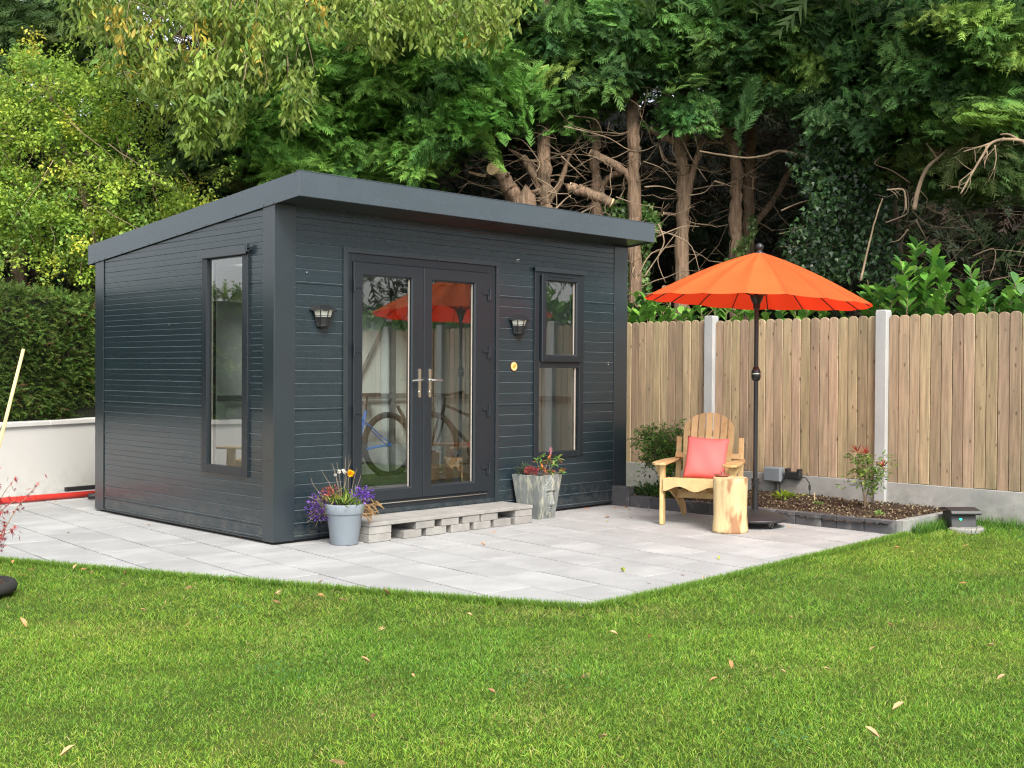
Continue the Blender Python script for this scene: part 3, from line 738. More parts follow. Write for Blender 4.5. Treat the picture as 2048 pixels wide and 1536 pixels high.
# ------------------------------------------------------------------ raised border
bed = empty('raised_border', (0, 0, 0), label='low border of charcoal edging blocks along the foot of the fence', cat='planting bed')
y = -.22; ex = 4.075
while y > -3.04:
    L = min(float(rng.choice([.20, .14, .26])), y + 3.05)
    if L < .05: break
    xx = ex + (-.22 - y) * .030
    MB().box(xx, xx+.085, y-L+.004, y, -.03, .112+rng.uniform(-.002,.002)).build('edging_block', M['edging'], bed, bevel=.004)
    y -= L
x = ex + .09 + .092
while x < 5.40:
    L = float(rng.choice([.20, .26]))
    MB().box(x, min(x+L-.004, 5.49), -3.045, -2.965, -.03, .110+rng.uniform(-.002,.002)).build('edging_block', M['conc'], bed, bevel=.004)
    x += L
MB().box(4.055, 4.15, -.215, .085, .0, .195).build('edging_block', M['edging'], bed, bevel=.007)
MB().box(4.07, 5.45, -.0, .09, -.02, .10).build('edging_block', M['edging'], bed, bevel=.004)
nx, ny = 60, 130
gx = np.linspace(4.12, 5.495, nx); gy = np.linspace(-2.968, .0, ny)
GX, GY = np.meshgrid(gx, gy, indexing='ij')
GZ = .085 + .012*np.sin(GX*9+GY*3) + rng.normal(0, .007, GX.shape) + np.clip(GX-4.9, 0, 1)*.03
idx = np.arange(nx*ny).reshape(nx, ny)
Fq = np.stack([idx[:-1,:-1], idx[1:,:-1], idx[1:,1:], idx[:-1,1:]], -1).reshape(-1, 4)
o = link('soil', fast_mesh('soil', np.stack([GX, GY, GZ], -1).reshape(-1, 3), Fq), M['soil']); tag(o, kind='structure')
# bark chips and pebbles
TET = (np.array([[1,0,-.3],[-.6,.7,-.3],[-.5,-.8,-.2],[.1,0,.5]]), np.array([[0,1,3],[1,2,3],[2,0,3],[0,2,1]]), np.ones(4))
N = 2600
pos = np.stack([rng.uniform(4.18, 5.45, N), rng.uniform(-2.95, -.05, N), np.full(N, .098)], -1); pos[:, 2] += np.clip(pos[:, 0]-4.9, 0, 1)*.03 + rng.normal(0, .006, N)
cc = np.where(rng.random(N)[:, None] < .22, np.array([.33, .27, .17]), np.where(rng.random(N)[:, None] < .3, np.array([.16,.11,.06]), np.array([.06, .04, .025]))) * rng.uniform(.7, 1.2, (N, 1))
V, F_, C = scatter(TET, pos, frames(rng.normal(0, 1, (N, 3)), np.tile([0, 0, 1.0], (N, 1)) + rng.normal(0, .4, (N, 3))), rng.uniform(.008, .022, N), cc)
tag(link('bark_mulch', fast_mesh('bark_mulch', V, F_, C), M['leaf']), 'brown bark chips and pale stones over the soil of the border', 'mulch', kind='stuff')

# ------------------------------------------------------------------ armchair of slats
def garden_chair(loc, rz, label):
    """faces its local -Y; local x to its left"""
    e = empty('garden_chair', loc, rz, label=label, cat='garden chair', group='slatted wooden armchairs with arched backs')
    cw = M['chairwood']
    for s in (-1, 1):
        MB().box(s*.305-.0175, s*.305+.0175, -.035, .055, 0, .535).build('leg', cw, e, bevel=.004)
        n = MB()   # side rail that sweeps down to the back foot
        n.prism([(-.02,.30),(-.02,.40),(.10,.385),(.45,.285),(.80,.115),(.86,.02),(.84,0),(.72,0),(.66,.06),(.42,.19),(.15,.285)], (s*.268-.011,0,0), (0,1,0), (0,0,1), (1,0,0), .022)
        n.build('side_rail', cw, e, bevel=.003)
        n = MB()   # arm, broad in front
        n.prism([(s*.245,-.13),(s*.25,.0),(s*.255,.40),(s*.262,.66),(s*.325,.66),(s*.375,.35),(s*.385,.0),(s*.375,-.11),(s*.34,-.15),(s*.28,-.155)], (0,0,.537), (1,0,0), (0,1,0), (0,0,1), .022)
        a = n.build('arm', cw, e, bevel=.004)
        n = MB(); n.prism([(-.0,.536),(-.09,.536),(-.0,.40)], (s*.345-.01-.0,-.0360,0), (0,1,0), (0,0,1), (1,0,0), .02)
        n2 = MB(); n2.prism([(.323 if s>0 else -.323, .536), (.383 if s>0 else -.383, .536), (.323 if s>0 else -.323, .40)], (0,0,0), (1,0,0), (0,0,1), (0,1,0), .02)
        n2.build('bracket', cw, e)
        n = MB(); n.bar((s*.29, .60, .30), (s*.29, .66, .75), .05, .022, (0,1,0)); n.build('back_upright', cw, e, bevel=.003)
    n = MB()       # wavy front apron
    top = [(-.2875,.415),(.2875,.415)]
    low = [(x, .325 - .022*math.cos(x/.2875*math.pi*2) + (.0)) for x in np.linspace(.2875,-.2875,25)]
    n.prism(top+low, (0,-.058,0), (1,0,0), (0,0,1), (0,1,0), .022); n.build('apron', cw, e, bevel=.002)
    for k in range(6):
        y = -.03 + k*.082; z = .405 - .0030*k - .00010*k*k*18
        n = MB(); n.obox((0, y+.038, z), (1,0,0), (0,.975,-.22*min(1,k*.6)), (0,.22*min(1,k*.6),.975), .285, .036, .010)
        n.build('seat_slat', cw, e, bevel=.003)
    MB().box(-.256,.256,.40,.43,.20,.28).build('stretcher', cw, e, bevel=.003)
    # fanned arched back leaning rearwards
    lean = math.radians(20); bv = np.array([0, math.sin(lean), math.cos(lean)]); bn = np.array([0, -math.cos(lean), math.sin(lean)])
    o0 = np.array([0, .40, .25]); nS = 7; Ht = .775
    def arch(x): return Ht - .205*(1 - math.sqrt(max(0, 1-(abs(x)/.246)**2.0)))*1.0
    for i in range(nS):
        b0 = (-.21 + .42*i/nS); b1 = (-.21 + .42*(i+1)/nS)
        t0 = (-.240 + .480*i/nS); t1 = (-.240 + .480*(i+1)/nS); g = .005
        def xb(xb0, xt0, z): return xb0 + (xt0-xb0)*min(1, z/.55)
        L = [(b0+g, 0), (b1-g, 0)]
        h1 = arch(t1-g); h0 = arch(t0+g)
        L += [(t1-g, .55)] if h1 > .56 else []
        L += [(t0+g + (t1-t0-2*g)*q, arch(t0+g + (t1-t0-2*g)*q)) for q in np.linspace(1, 0, 6)]
        L += [(t0+g, .55)] if h0 > .56 else []
        n = MB(); n.prism(L, o0, (1,0,0), bv, bn, .018); n.build('back_slat', cw, e, bevel=.003)
    for z, wv in ((.09,.42), (.36,.60), (.58,.46)):
        c = o0 + bv*z - bn*.013
        n = MB(); n.obox(c, (1,0,0), bv, bn, wv/2, .025, .0125); n.build('back_rail', cw, e, bevel=.003)
    return e
# front legs measured on the ground: right-hand leg (3.21,-1.31), the other 0.6 m along (.42,-.91)
ca = math.atan2(-.42, -.906)                       # way it faces
cz = ca + math.pi/2
cx, cy = 3.235 + .29*.42, -1.29 - .29*.906
chair = garden_chair((cx, cy, .001), cz, 'honey-coloured wooden armchair with arched slatted back and coral cushion on the patio')
ch2 = garden_chair((-1.65, 3.05, .001), math.radians(150), 'honey-coloured wooden armchair by the white wall, left of the office')
# cushion
def cushion():
    n = 22; P = np.linspace(-1, 1, n); A, B = np.meshgrid(P, P, indexing='ij')
    ed = (1-np.abs(A)**2.6)*(1-np.abs(B)**2.6)
    th = .078*np.clip(ed, 0, 1)**.5
    wr = .006*np.sin(A*5+B*3)*np.clip(ed,0,1) + .010*np.exp(-((A-.5)**2*30+(B-.55-.3*A)**2*90))
    sx = .225*(1-.07*(1-B**2)*0 - .06*(1-np.abs(B))*np.abs(A)); X = A*.190*(1 - .07*(1-B*B)*A*A*.8); Z = B*.198*(1 - .07*(1-A*A)*B*B*.8)
    front = np.stack([X, -th-wr, Z], -1).reshape(-1,3); back = np.stack([X, th, Z], -1).reshape(-1,3)
    idx = np.arange(n*n).reshape(n, n)
    q = np.stack([idx[:-1,:-1], idx[1:,:-1], idx[1:,1:], idx[:-1,1:]], -1).reshape(-1,4)
    me = fast_mesh('cushion', np.concatenate([front, back]), np.concatenate([q, q[:, ::-1]+n*n]), smooth=True)
    bm = bmesh.new(); bm.from_mesh(me); bmesh.ops.remove_doubles(bm, verts=bm.verts, dist=1e-5); bmesh.ops.recalc_face_normals(bm, faces=bm.faces); bm.to_mesh(me); bm.free()
    return me
cu = link('cushion', cushion(), M['pink'], smooth=True)
lr = Matrix.Rotation(cz, 4, 'Z') @ Matrix.Translation((.035, .268, .582)) @ Matrix.Rotation(math.radians(3), 4, 'Y') @ Matrix.Rotation(math.radians(-20), 4, 'X')
cu.matrix_world = Matrix.Translation((cx, cy, 0)) @ lr
tag(cu, 'square coral pink cushion standing on the seat of the wooden armchair', 'cushion')

# ------------------------------------------------------------------ log stump used as a side table, with dish
sx, sy = 3.275, -1.965
n = MB(); k = 36; prof = [0, .02, .07, .14, .22, .30, .38, .43, .455, .462]
vs = []
for i, z in enumerate(prof):
    f = 1.05 - .5*min(z, .12) if z < .12 else .99 - .02*math.sin(z*9)
    for j in range(k):
        a = 2*math.pi*j/k
        r = .150*f*(1 + .035*math.sin(2*a+1) + .018*math.sin(5*a+z*3) + .012*math.sin(9*a+2) + .01*rng.normal()*.4)
        if i == len(prof)-1: r *= .975
        vs.append((r*math.cos(a), r*math.sin(a), z))
fs = [(i*k+j, i*k+(j+1)%k, (i+1)*k+(j+1)%k, (i+1)*k+j) for i in range(len(prof)-1) for j in range(k)] + [tuple(range(k))[::-1]]
n.add(vs, fs)
add_splash(M['plank'], 1.0, .5, (.16, .17, .08)); add_splash(M['conc'], .30, .8, (.10, .11, .07)); add_splash(M['render'], .30, .5, (.30, .30, .26))
M['stump'] = mat('peeled_yellow_wood', (0.58, 0.44, 0.235), .6, .25, (9, 9, 2.4), .8, (26, 26, 4), col2=(0.30, 0.155, 0.075), c2scale=(8, 8, 2.6), c2lo=.50, c2hi=.60, bdist=.010, spec=.35)
st = n.build('log_stump', M['stump'], smooth=True); st.location = (sx, sy, .001)
tag(st, 'upright peeled yellow log used as a table beside the wooden armchair', 'log table')
n = MB(); top = vs[-k:]; n.add([(v[0]*.99, v[1]*.99, .4635) for v in top] , [tuple(range(k))])
n.build('cut_face', M['cutwood'], st, fix=False)
n = MB(); n.lathe([(.035,0),(.062,.010),(.068,.022),(.060,.020),(.035,.008)], (0,0,0), 20)
dz = n.build('dish', M['terracotta'], smooth=True); dz.location = (3.27, -1.885, .4645); tag(dz, 'small dark red clay dish on top of the log table', 'dish')
n = MB(); n.tube([(.0,0,.01),(.01,.0,.035),(-.012,.012,.05)], [.012,.010,.003], 6); n.tube([(.02,.01,.012),(.035,-.01,.03)], [.008,.003], 5); n.build('ornament', M['terracotta'], dz)

# ------------------------------------------------------------------ parasol
px_, py_ = 3.74, -1.91
par = empty('parasol', (px_, py_, 0), label='orange canvas parasol with many ribs on a black pole and wheeled round base', cat='parasol')
n = MB(); n.lathe([(.27,.055),(.285,.062),(.285,.078),(.24,.105),(.15,.128),(.06,.142),(.045,.15),(0,.15)], (0,0,0), 40); n.build('base', M['plastic_black'], par, smooth=False, bevel=.003)
for a in (250, 340, 70, 160):
    a = math.radians(a); c = np.array([.225*math.cos(a), .225*math.sin(a), 0])
    n = MB(); t = np.array([-math.sin(a), math.cos(a), 0]); n.tube([c - t*.011 + [0,0,.021], c + t*.011 + [0,0,.021]], .021, 14)
    wv = n.build('caster', M['plastic_black'], par)
    n = MB(); n.bar(c + t*.015 + [0,0,.02], c + t*.014 + [0,0,.056], .026, .003, t); n.bar(c - t*.015 + [0,0,.02], c - t*.014 + [0,0,.056], .026, .003, t); n.bar(c + t*.016+[0,0,.050], c - t*.016+[0,0,.050], .024, .004)
    n.build('bracket', M['chrome'], wv)
n = MB(); n.tube([(0,0,.14),(0,0,.42)], .030, 20); n.tube([(0,0,.40),(0,0,.425)], .034, 20); n.tube([(.03,0,.38),(.075,.0,.38)], .008, 8); n.tube([(-.05,-.02,.38),(-.075,-.03,.38)], .02, 8); n.build('base_sleeve', M['metal_black'], par)
def pole_x(z): return 0.0
n = MB(); n.tube([(0,0,.41),(0,0,2.40)], .0195, 18); n.build('pole', M['metal_black'], par)
n = MB(); n.lathe([(.022,0),(.036,.012),(.041,.035),(.041,.075),(.036,.095),(.026,.115),(.022,.125)], (0,0,1.285), 20); h_ = n.build('crank_housing', M['metal_black'], par, smooth=True)
n = MB(); n.tube([(0,0,1.345),(0,0,1.354)], .0425, 20); n.tube([(-.04,0,1.348),(-.055,-.01,1.345)], .006, 6); n.build('collar', M['chrome'], h_)
# tilted canopy: 18 gores, thin cloth with scalloped rim
tp = empty('canopy_frame', (0, 0, 0)); tp.parent = par
NR = 18; Rr = .985; zt, zb = .440, .0
tilt = math.radians(2.7); ax = np.array([math.sqrt(.5), math.sqrt(.5), 0])      # about the line of sight
Rt = np.array(Matrix.Rotation(tilt, 3, Vector(ax)))
def cpos(u, a):
    """u 0..1 from tip to rim, a = angle in gore units"""
    fr = a - math.floor(a); g = math.sin(math.pi*fr)
    r = Rr*u*(1 - .005*g*u)
    z = zt*(1-u**1.10) - .023*g*math.sin(math.pi*min(u,1)*.9) - (0.002*g*u**6) + .022*math.sin(math.pi*u)
    q = 2*math.pi*a/NR + .12
    z += .006*u**3*math.sin(q*5+1)
    return Rt @ np.array([r*math.cos(q), r*math.sin(q), z]) + np.array([0, 0, 1.985])
nu, na = 18, NR*8
V = []; 
for i in range(nu+1):
    for j in range(na): V.append(cpos(.025 + .975*i/nu, j/8))
Fq = [(i*na+j, i*na+(j+1)%na, (i+1)*na+(j+1)%na, (i+1)*na+j) for i in range(nu) for j in range(na)]
me = bpy.data.meshes.new('canopy'); me.from_pydata([tuple(v) for v in V], [], Fq); me.update()
gt_ = rng.uniform(.84, 1.10, NR); ta = me.color_attributes.new('tint', 'FLOAT_COLOR', 'POINT')
tv_ = np.ones((len(me.vertices), 4)); jj = np.arange(len(tv_)) % na; tv_[:, :3] = (gt_[jj//8]*np.where(jj % 8 == 0, .84, 1.0))[:, None]
ta.data.foreach_set('color', tv_.astype(np.float32).ravel())
mt, t, p = new_mat('thin_orange_canvas')
nzz = t.nodes.new('ShaderNodeTexNoise'); nzz.inputs['Scale'].default_value = 5
gpo = t.nodes.new('ShaderNodeNewGeometry'); t.links.new(gpo.outputs['Position'], nzz.inputs['Vector'])
rp = t.nodes.new('ShaderNodeMapRange'); rp.inputs['To Min'].default_value = .86; rp.inputs['To Max'].default_value = 1.12; t.links.new(nzz.outputs[0], rp.inputs['Value'])
vs_ = t.nodes.new('ShaderNodeVectorMath'); vs_.operation = 'SCALE'; vs_.inputs[0].default_value = (.86, .190, .050); an_ = t.nodes.new('ShaderNodeAttribute'); an_.attribute_name = 'tint'; mu_ = t.nodes.new('ShaderNodeMath'); mu_.operation = 'MULTIPLY'; t.links.new(rp.outputs[0], mu_.inputs[0]); t.links.new(an_.outputs['Fac'], mu_.inputs[1]); t.links.new(mu_.outputs[0], vs_.inputs['Scale'])
t.links.new(vs_.outputs[0], p.inputs['Base Color']); p.inputs['Roughness'].default_value = .8; p.inputs['Specular IOR Level'].default_value = .2
tr = t.nodes.new('ShaderNodeBsdfTranslucent'); tr.inputs['Color'].default_value = (.95, .035, .012, 1)
mx = t.nodes.new('ShaderNodeMixShader'); mx.inputs[0].default_value = .50
t.links.new(p.outputs[0], mx.inputs[1]); t.links.new(tr.outputs[0], mx.inputs[2]); t.links.new(mx.outputs[0], t.nodes['Material Output'].inputs['Surface'])
cn = link('canopy', me, mt, par, smooth=True)
bpy.data.objects.remove(tp)
n = MB()
for k in range(NR):
    pts = [cpos(u, k) - np.array([0,0,.010]) for u in np.linspace(.04, .985, 9)]
    MB().tube(pts, .0048, 6).build('rib', M['metal_black'], par)
    if k % 1 == 0:
        MB().tube([(0,0,2.03) + np.array([.03*math.cos(2*math.pi*k/NR+.12), .03*math.sin(2*math.pi*k/NR+.12), 0]), cpos(.52, k) - np.array([0,0,.014])], .0035, 5).build('strut', M['metal_black'], par)
n = MB(); n.lathe([(.022,0),(.03,.01),(.032,.05),(.055,.10),(.060,.125),(.03,.13)], (0,0,1.915), 18); n.build('runner', M['metal_black'], par)
tipc = cpos(0.0, 0)
n = MB(); n.lathe([(.045,-.03),(.05,-.012),(.028,.0),(.022,.012),(.034,.025),(.037,.045),(.030,.065),(.012,.078),(0,.08)], tipc + np.array([0,0,.0]), 18); n.build('finial', M['metal_black'], par, smooth=True)

# ------------------------------------------------------------------ leaves and plants
UPV = np.array([0, 0, 1.0])
def T_leaf(L=1.0, wd=.42, fold=.12, droop=.18):
    v = np.array([[0,0,0],[.33,-wd/2*.9,fold*.9],[.33,0,0],[.33,wd/2*.9,fold*.9],[.68,-wd/2*.8,fold*.6-droop*.4],[.68,0,-droop*.4],[.68,wd/2*.8,fold*.6-droop*.4],[1,0,-droop]])*L
    f = np.array([[0,1,2],[0,2,3],[1,4,2],[4,5,2],[2,5,3],[5,6,3],[4,7,5],[5,7,6]])
    return v, f, np.array([1,1.04,.92,1.04,1.04,.92,1.04,1])
def T_diamond(wd=.6, fold=.1):
    return np.array([[0,0,0],[.5,-wd/2,fold],[.5,wd/2,fold],[1,0,0]]), np.array([[0,1,3],[0,3,2]]), np.array([.95,1.05,1,1])
def T_frond(seed, nb=7, wd=.42, droop=.22, sub=True):
    """flat conifer spray: a stalk with forward-pointing side branchlets that fork again"""
    r = np.random.default_rng(seed); V = []; F = []; S = []
    def tri(a, d, L, w_, s):
        a = np.array(a); d = np.array(d)/np.linalg.norm(d); pz = np.array([-d[1], d[0], 0])
        i = len(V); V.extend([a - pz*w_/2, a + pz*w_/2, a + d*L]); F.append([i, i+1, i+2]); S.extend([.85*s, .85*s, 1.15*s])
    tri([0,0,0], [1,0,0], 1.0, .075, 1)
    for i in range(nb):
        for sgn in (-1, 1):
            x = (i+.5+r.uniform(-.25,.25))/nb*.9; L = wd*(1-.62*x)*r.uniform(.75,1.15); an = sgn*r.uniform(.55,.85)
            d = np.array([math.cos(an), math.sin(an), 0]); s = r.uniform(.85, 1.12)
            tri([x,0,0], d, L, .085, s)
            if sub and L > .2:
                for q in (.35, .65):
                    a2 = an - sgn*.55 if q < .5 else an + sgn*.45
                    tri(np.array([x,0,0])+d*L*q, [math.cos(a2), math.sin(a2), 0], L*.42, .045, s*1.05)
    V = np.array(V); V[:, 2] = -droop*V[:, 0]**2 + r.normal(0, .012, len(V)) - .15*np.abs(V[:, 1])
    return V, np.array(F), np.array(S)
FR_FINE = [T_frond(s, nb=6, sub=False, wd=.50, droop=.3) for s in (1, 2, 3)]
FR_MID = [T_frond(s, nb=5, sub=False) for s in (4, 5)]

def rand_dirs(n, base, spread):
    return norm(np.asarray(base)[None] + rng.normal(0, spread, (n, 3)))
def boughs(tips, dirs, length, per, fsize, cols, fine=True, width=.32, sag=.25):
    """conifer boughs: each a flat, drooping fan of fronds along a stem that ends at its tip"""
    parts = []; n = len(tips)
    tl = FR_FINE if fine else FR_MID
    lat = norm(np.cross(dirs, UPV))
    for k, T in enumerate(tl):
        m_ = per // len(tl) + 1
        tt = rng.beta(1.7, 1.0, (n, m_)); side = rng.normal(0, .5, (n, m_))
        base = tips - dirs*length[:, None]
        sp = width*length[:, None]*(1.1 - .75*tt)
        P = base[:, None] + dirs[:, None]*(length[:, None]*tt)[..., None] + lat[:, None]*(sp*side)[..., None]
        P[..., 2] += sag*length[:, None]*(.3 - (tt-.35)**2) + rng.normal(0, .065, tt.shape)
        fd = dirs[:, None] + lat[:, None]*(side*.9)[..., None] + rng.normal(0, .18, (n, m_, 3)); fd[..., 2] -= .25*tt + .10
        nn = UPV*.8 + rng.normal(0, .55, (n, m_, 3)) - dirs[:, None]*.45
        c = np.repeat(cols[:, None], m_, 1) * rng.uniform(.72, 1.28, (n, m_, 1))
        P = P.reshape(-1, 3); fd = fd.reshape(-1, 3); nn = nn.reshape(-1, 3); c = c.reshape(-1, 3)
        parts.append(scatter(T, P, frames(fd, nn), fsize*rng.uniform(.7, 1.3, len(P)), c))
    return parts
def build_leaves(name, parts, mt, parent=None, **k):
    V, F_, C = join(parts); return tag(link(name, fast_mesh(name, V, F_, C), mt, parent), **k)
def mixcol(n, cols, wts, jit=.15):
    cols = np.array(cols, float); i = rng.choice(len(cols), n, p=np.array(wts)/sum(wts))
    return cols[i] * rng.uniform(1-jit, 1+jit, (n, 1)) * rng.uniform(1-jit*.4, 1+jit*.4, (n, 3))
TO_CAM = norm(np.array([-.707, -.707, 0]))
def region(n, polys, d0, d1):
    """points spread over outlines [(px,py,rx,ry)] between two depths"""
    A = np.array(polys, float); wt = A[:, 2]*A[:, 3]; i = rng.choice(len(A), n, p=wt/wt.sum())
    th = rng.uniform(0, 2*math.pi, n); r = np.sqrt(rng.random(n))
    px = A[i, 0] + A[i, 2]*r*np.cos(th); py = A[i, 1] + A[i, 3]*r*np.sin(th); d = rng.uniform(d0, d1, n)
    dd = FW[None] + RT[None]*((px-1024)/F_PX)[:, None] - UP[None]*((py-768)/F_PX)[:, None]
    return CAM[None] + dd*d[:, None]
def wiggle(p, q, n=7, amp=.08, sag=0.0, seed=None):
    r = np.random.default_rng(seed) if seed is not None else rng
    p, q = np.array(p, float), np.array(q, float); t = np.linspace(0, 1, n)[:, None]
    L = np.linalg.norm(q-p); P = p + (q-p)*t + np.cumsum(r.normal(0, amp*L/n, (n, 3)), 0)*np.sin(np.pi*t)**.5
    P[:, 2] += sag*L*(4*t[:, 0]*(1-t[:, 0])); return P

# --- flower pot and its flowers
pcx, pcy = .452, -.305
n = MB(); n.lathe([(.102,0),(.108,.004),(.140,.238),(.143,.240),(.152,.243),(.158,.31),(.156,.318),(.147,.318),(.143,.30),(.135,.285),(0,.285)], (0,0,0), 44)
pt = n.build('flower_pot', M['pot'], bevel=.002); pt.location = (pcx, pcy, .001)
for p_ in pt.data.polygons: p_.use_smooth = len(p_.vertices) == 4
tag(pt, 'blue-grey round flower pot with a thick rim beside the doorstep', 'flower pot')
n = MB(); n.lathe([(.134,0),(.134,.006),(0,.014)], (0,0,.286), 24); n.build('compost', M['soil'], pt)
pc = np.array([pcx, pcy, .30])
def dome(n, c, r, squash=(1,1,1)):
    d = norm(rng.normal(0, 1, (n, 3))); d[:, 2] = np.abs(d[:, 2])*1.0
    return c + d*np.array(squash)*r*rng.uniform(.5, 1, (n, 1))
rt = np.array([.707, -.707, 0])          # to the right in the photo
LF = T_leaf(wd=.30); DI = T_diamond()
parts = []
for cc_, rr, nn_, cols, wts in ((pc - rt*.160 + [0,0,-.01], .155, 760, [(.12,.045,.32),(.06,.025,.16),(.24,.11,.5)], (5,4,1.5)), (pc + rt*.135 + [0,0,.085], .10, 330, [(.16,.06,.42),(.09,.04,.28),(.30,.14,.60)], (5,3,2)),
                               (pc - rt*.11 + [0,0,.09], .10, 190, [(.42,.09,.05),(.50,.20,.10),(.25,.05,.04)], (4,2,2))):
    P = cc_ + norm(rng.normal(0,1,(nn_,3)))*np.array([1,1,.75])*rr*rng.uniform(.25,1,(nn_,1))
    d = norm(P - cc_ + rng.normal(0,.05,(nn_,3))); parts.append(scatter(DI, P, frames(d, rng.normal(0,1,(nn_,3))), rng.uniform(.012,.024,nn_), mixcol(nn_, cols, wts)))
pl = build_leaves('petals', parts, M['petal'])
fl = empty('flower_plant', (0,0,0), label='trailing purple and rusty flowers with one yellow bloom in the blue-grey pot', cat='flowers'); pl.parent = fl
parts = []
nn_ = 260; P = pc + rng.normal(0, 1, (nn_, 3))*np.array([.07,.07,.03]) + [0,0,.02]; d = norm(rng.normal(0,.5,(nn_,3)) + [0,0,.8])
parts.append(scatter(T_leaf(wd=.16, droop=.35), P, frames(d, rng.normal(0,1,(nn_,3))), rng.uniform(.04,.085,nn_), mixcol(nn_, [(.10,.17,.03),(.22,.26,.04),(.05,.09,.02)], (4,2,3))))
nn_ = 380; cc_ = pc - rt*.15 + [0,0,-.0]; P = cc_ + norm(rng.normal(0,1,(nn_,3)))*.12*rng.uniform(.2,1,(nn_,1)); 
parts.append(scatter(T_leaf(wd=.2), P, frames(rng.normal(0,1,(nn_,3)), rng.normal(0,1,(nn_,3))), rng.uniform(.015,.035,nn_), mixcol(nn_, [(.14,.12,.05),(.30,.20,.10),(.06,.08,.02)], (4,3,3))))
nn_ = 50; cc_ = pc + rt*.160 + [0,0,-.01]; P = cc_ + rng.normal(0,.03,(nn_,3)); d = norm(rt + rng.normal(0,.4,(nn_,3)) + [0,0,-.6])
parts.append(scatter(T_leaf(wd=.08, droop=.3), P, frames(d, rng.normal(0,1,(nn_,3))), rng.uniform(.06,.12,nn_), mixcol(nn_, [(.36,.24,.12),(.30,.18,.07)], (1,1))))
build_leaves('foliage', parts, M['leaf'], fl)
n = MB()
for (a, h, b) in ((.05,.40,.03),(-.02,.34,-.05),(.03,.38,.0),(-.08,.33,-.10),(-.13,.28,-.17),(-.05,.30,-.08),(.10,.24,.12),(.08,.30,.10),(-.20,.22,-.26),(.0,.36,.06)):
    p0 = pc + rt*a*.4; p1 = pc + rt*b + np.array([rng.normal(0,.01), rng.normal(0,.01), h]); n.tube(wiggle(p0, p1, 6, .12), [.0022,.002,.002,.0016,.0014,.001], 4)
for k in range(16):
    p0 = pc + rt*rng.uniform(-.2,-.1) ; p1 = p0 - rt*rng.uniform(.05,.13) + np.array([0,0,rng.uniform(-.16,.12)]) + rng.normal(0,.03,3); n.tube(wiggle(p0, p1, 5, .2), .0014, 3)
n.build('stems', M['twig'], fl)
for (a, h, r_, cl, nm) in ((.045,.252,.025,(.90,.50,.01),'yellow_bloom'), (-.045,.265,.013,(.8,.78,.70),'white_bloom'), (-.012,.275,.012,(.8,.78,.70),'white_bloom'), (-.075,.240,.010,(.8,.78,.7),'white_bloom'), (.0,.262,.012,(.8,.78,.7),'white_bloom')):
    c0 = pc + rt*a + np.array([0,0,h]); nn_ = 90; d = norm(rng.normal(0,1,(nn_,3))); 
    build_leaves(nm, [scatter(T_leaf(wd=.6), c0 + d*r_*.25, frames(d, rng.normal(0,1,(nn_,3))), r_*1.0*rng.uniform(.8,1.1,nn_), mixcol(nn_, [cl], [1], .08))], M['petal'], fl)

# --- square planter with a face in relief
pe = empty('square_planter', (2.755, -.185, .001), math.radians(7), label='tall tapering verdigris stone planter with a sleeping face in relief', cat='planter')
def hb(z): return .118 + (.166-.118)*(z/.40)
n = MB(); 
def sidewall(o_, u_, relief=None, k=44):
    """one tapered side as a grid; o_ outward, u_ along"""
    o_, u_ = np.array(o_, float), np.array(u_, float); V = []; 
    for i in range(k+1):
        z = .40*i/k; h = hb(z)
        for j in range(k+1):
            s = -1 + 2*j/k; e_ = 0 if relief is None else relief(s, i/k)
            V.append(o_*(h + e_) + u_*h*s + np.array([0,0,z]))
    Fs = [(i*(k+1)+j, i*(k+1)+j+1, (i+1)*(k+1)+j+1, (i+1)*(k+1)+j) for i in range(k) for j in range(k)]
    n.add(V, Fs)
def gau(x, z, cx, cz_, sx_, sz_): return math.exp(-((x-cx)/sx_)**2 - ((z-cz_)/sz_)**2)
def face(s, t):
    s = s + .10
    oval = (s/.62)**2 + ((t-.50)/.46)**2
    e = .022*max(0, 1-oval)**.5
    e += .020*math.exp(-(s/.085)**2)*max(0, min(1, (.66-t)/.30))*(1 if t > .33 else max(0, (t-.28)/.05))
    e += .009*gau(s, t, 0, .35, .17, .035)
    for q in (-.26, .26):
        e -= .010*gau(s, t, q, .60, .17, .050)
        e += .0075*gau(s, t, q, .575, .13, .024)
        e -= .0055*gau(s, t, q, .553, .15, .008)
        e += .008*gau(s, t, q*1.02, .67 - .12*(abs(s)-.22)**2, .20, .018)
    e += .009*gau(s, t, 0, .245, .16, .018) + .008*gau(s, t, 0, .205, .12, .018) - .009*gau(s, t, 0, .226, .18, .007)
    e += .008*gau(s, t, 0, .13, .13, .04)
    if t > .76: e += .0045*(math.sin(s*26)*math.sin(t*60)) * min(1, (t-.76)*20) * (1 if oval < 1.15 else .3)
    e += .006*math.exp(-((oval-1.12)/.07)**2)*(t < .8)
    return 1.7*e*min(1, (1-abs(s-.10))*8)*min(1, t*14)*min(1, (1-t)*14)
sidewall((0,-1,0), (1,0,0), face, 64); sidewall((-1,0,0), (0,-1,0), None, 6); sidewall((1,0,0), (0,1,0), None, 6); sidewall((0,1,0), (-1,0,0), None, 6)
h = hb(.40); hi = h-.022
n.add([(-h,-h,.40),(h,-h,.40),(h,h,.40),(-h,h,.40),(-hi,-hi,.402),(hi,-hi,.402),(hi,hi,.402),(-hi,hi,.402),(-hi,-hi,.33),(hi,-hi,.33),(hi,hi,.33),(-hi,hi,.33)],
      [(0,1,5,4),(1,2,6,5),(2,3,7,6),(3,0,4,7),(4,5,9,8),(5,6,10,9),(6,7,11,10),(7,4,8,11)])
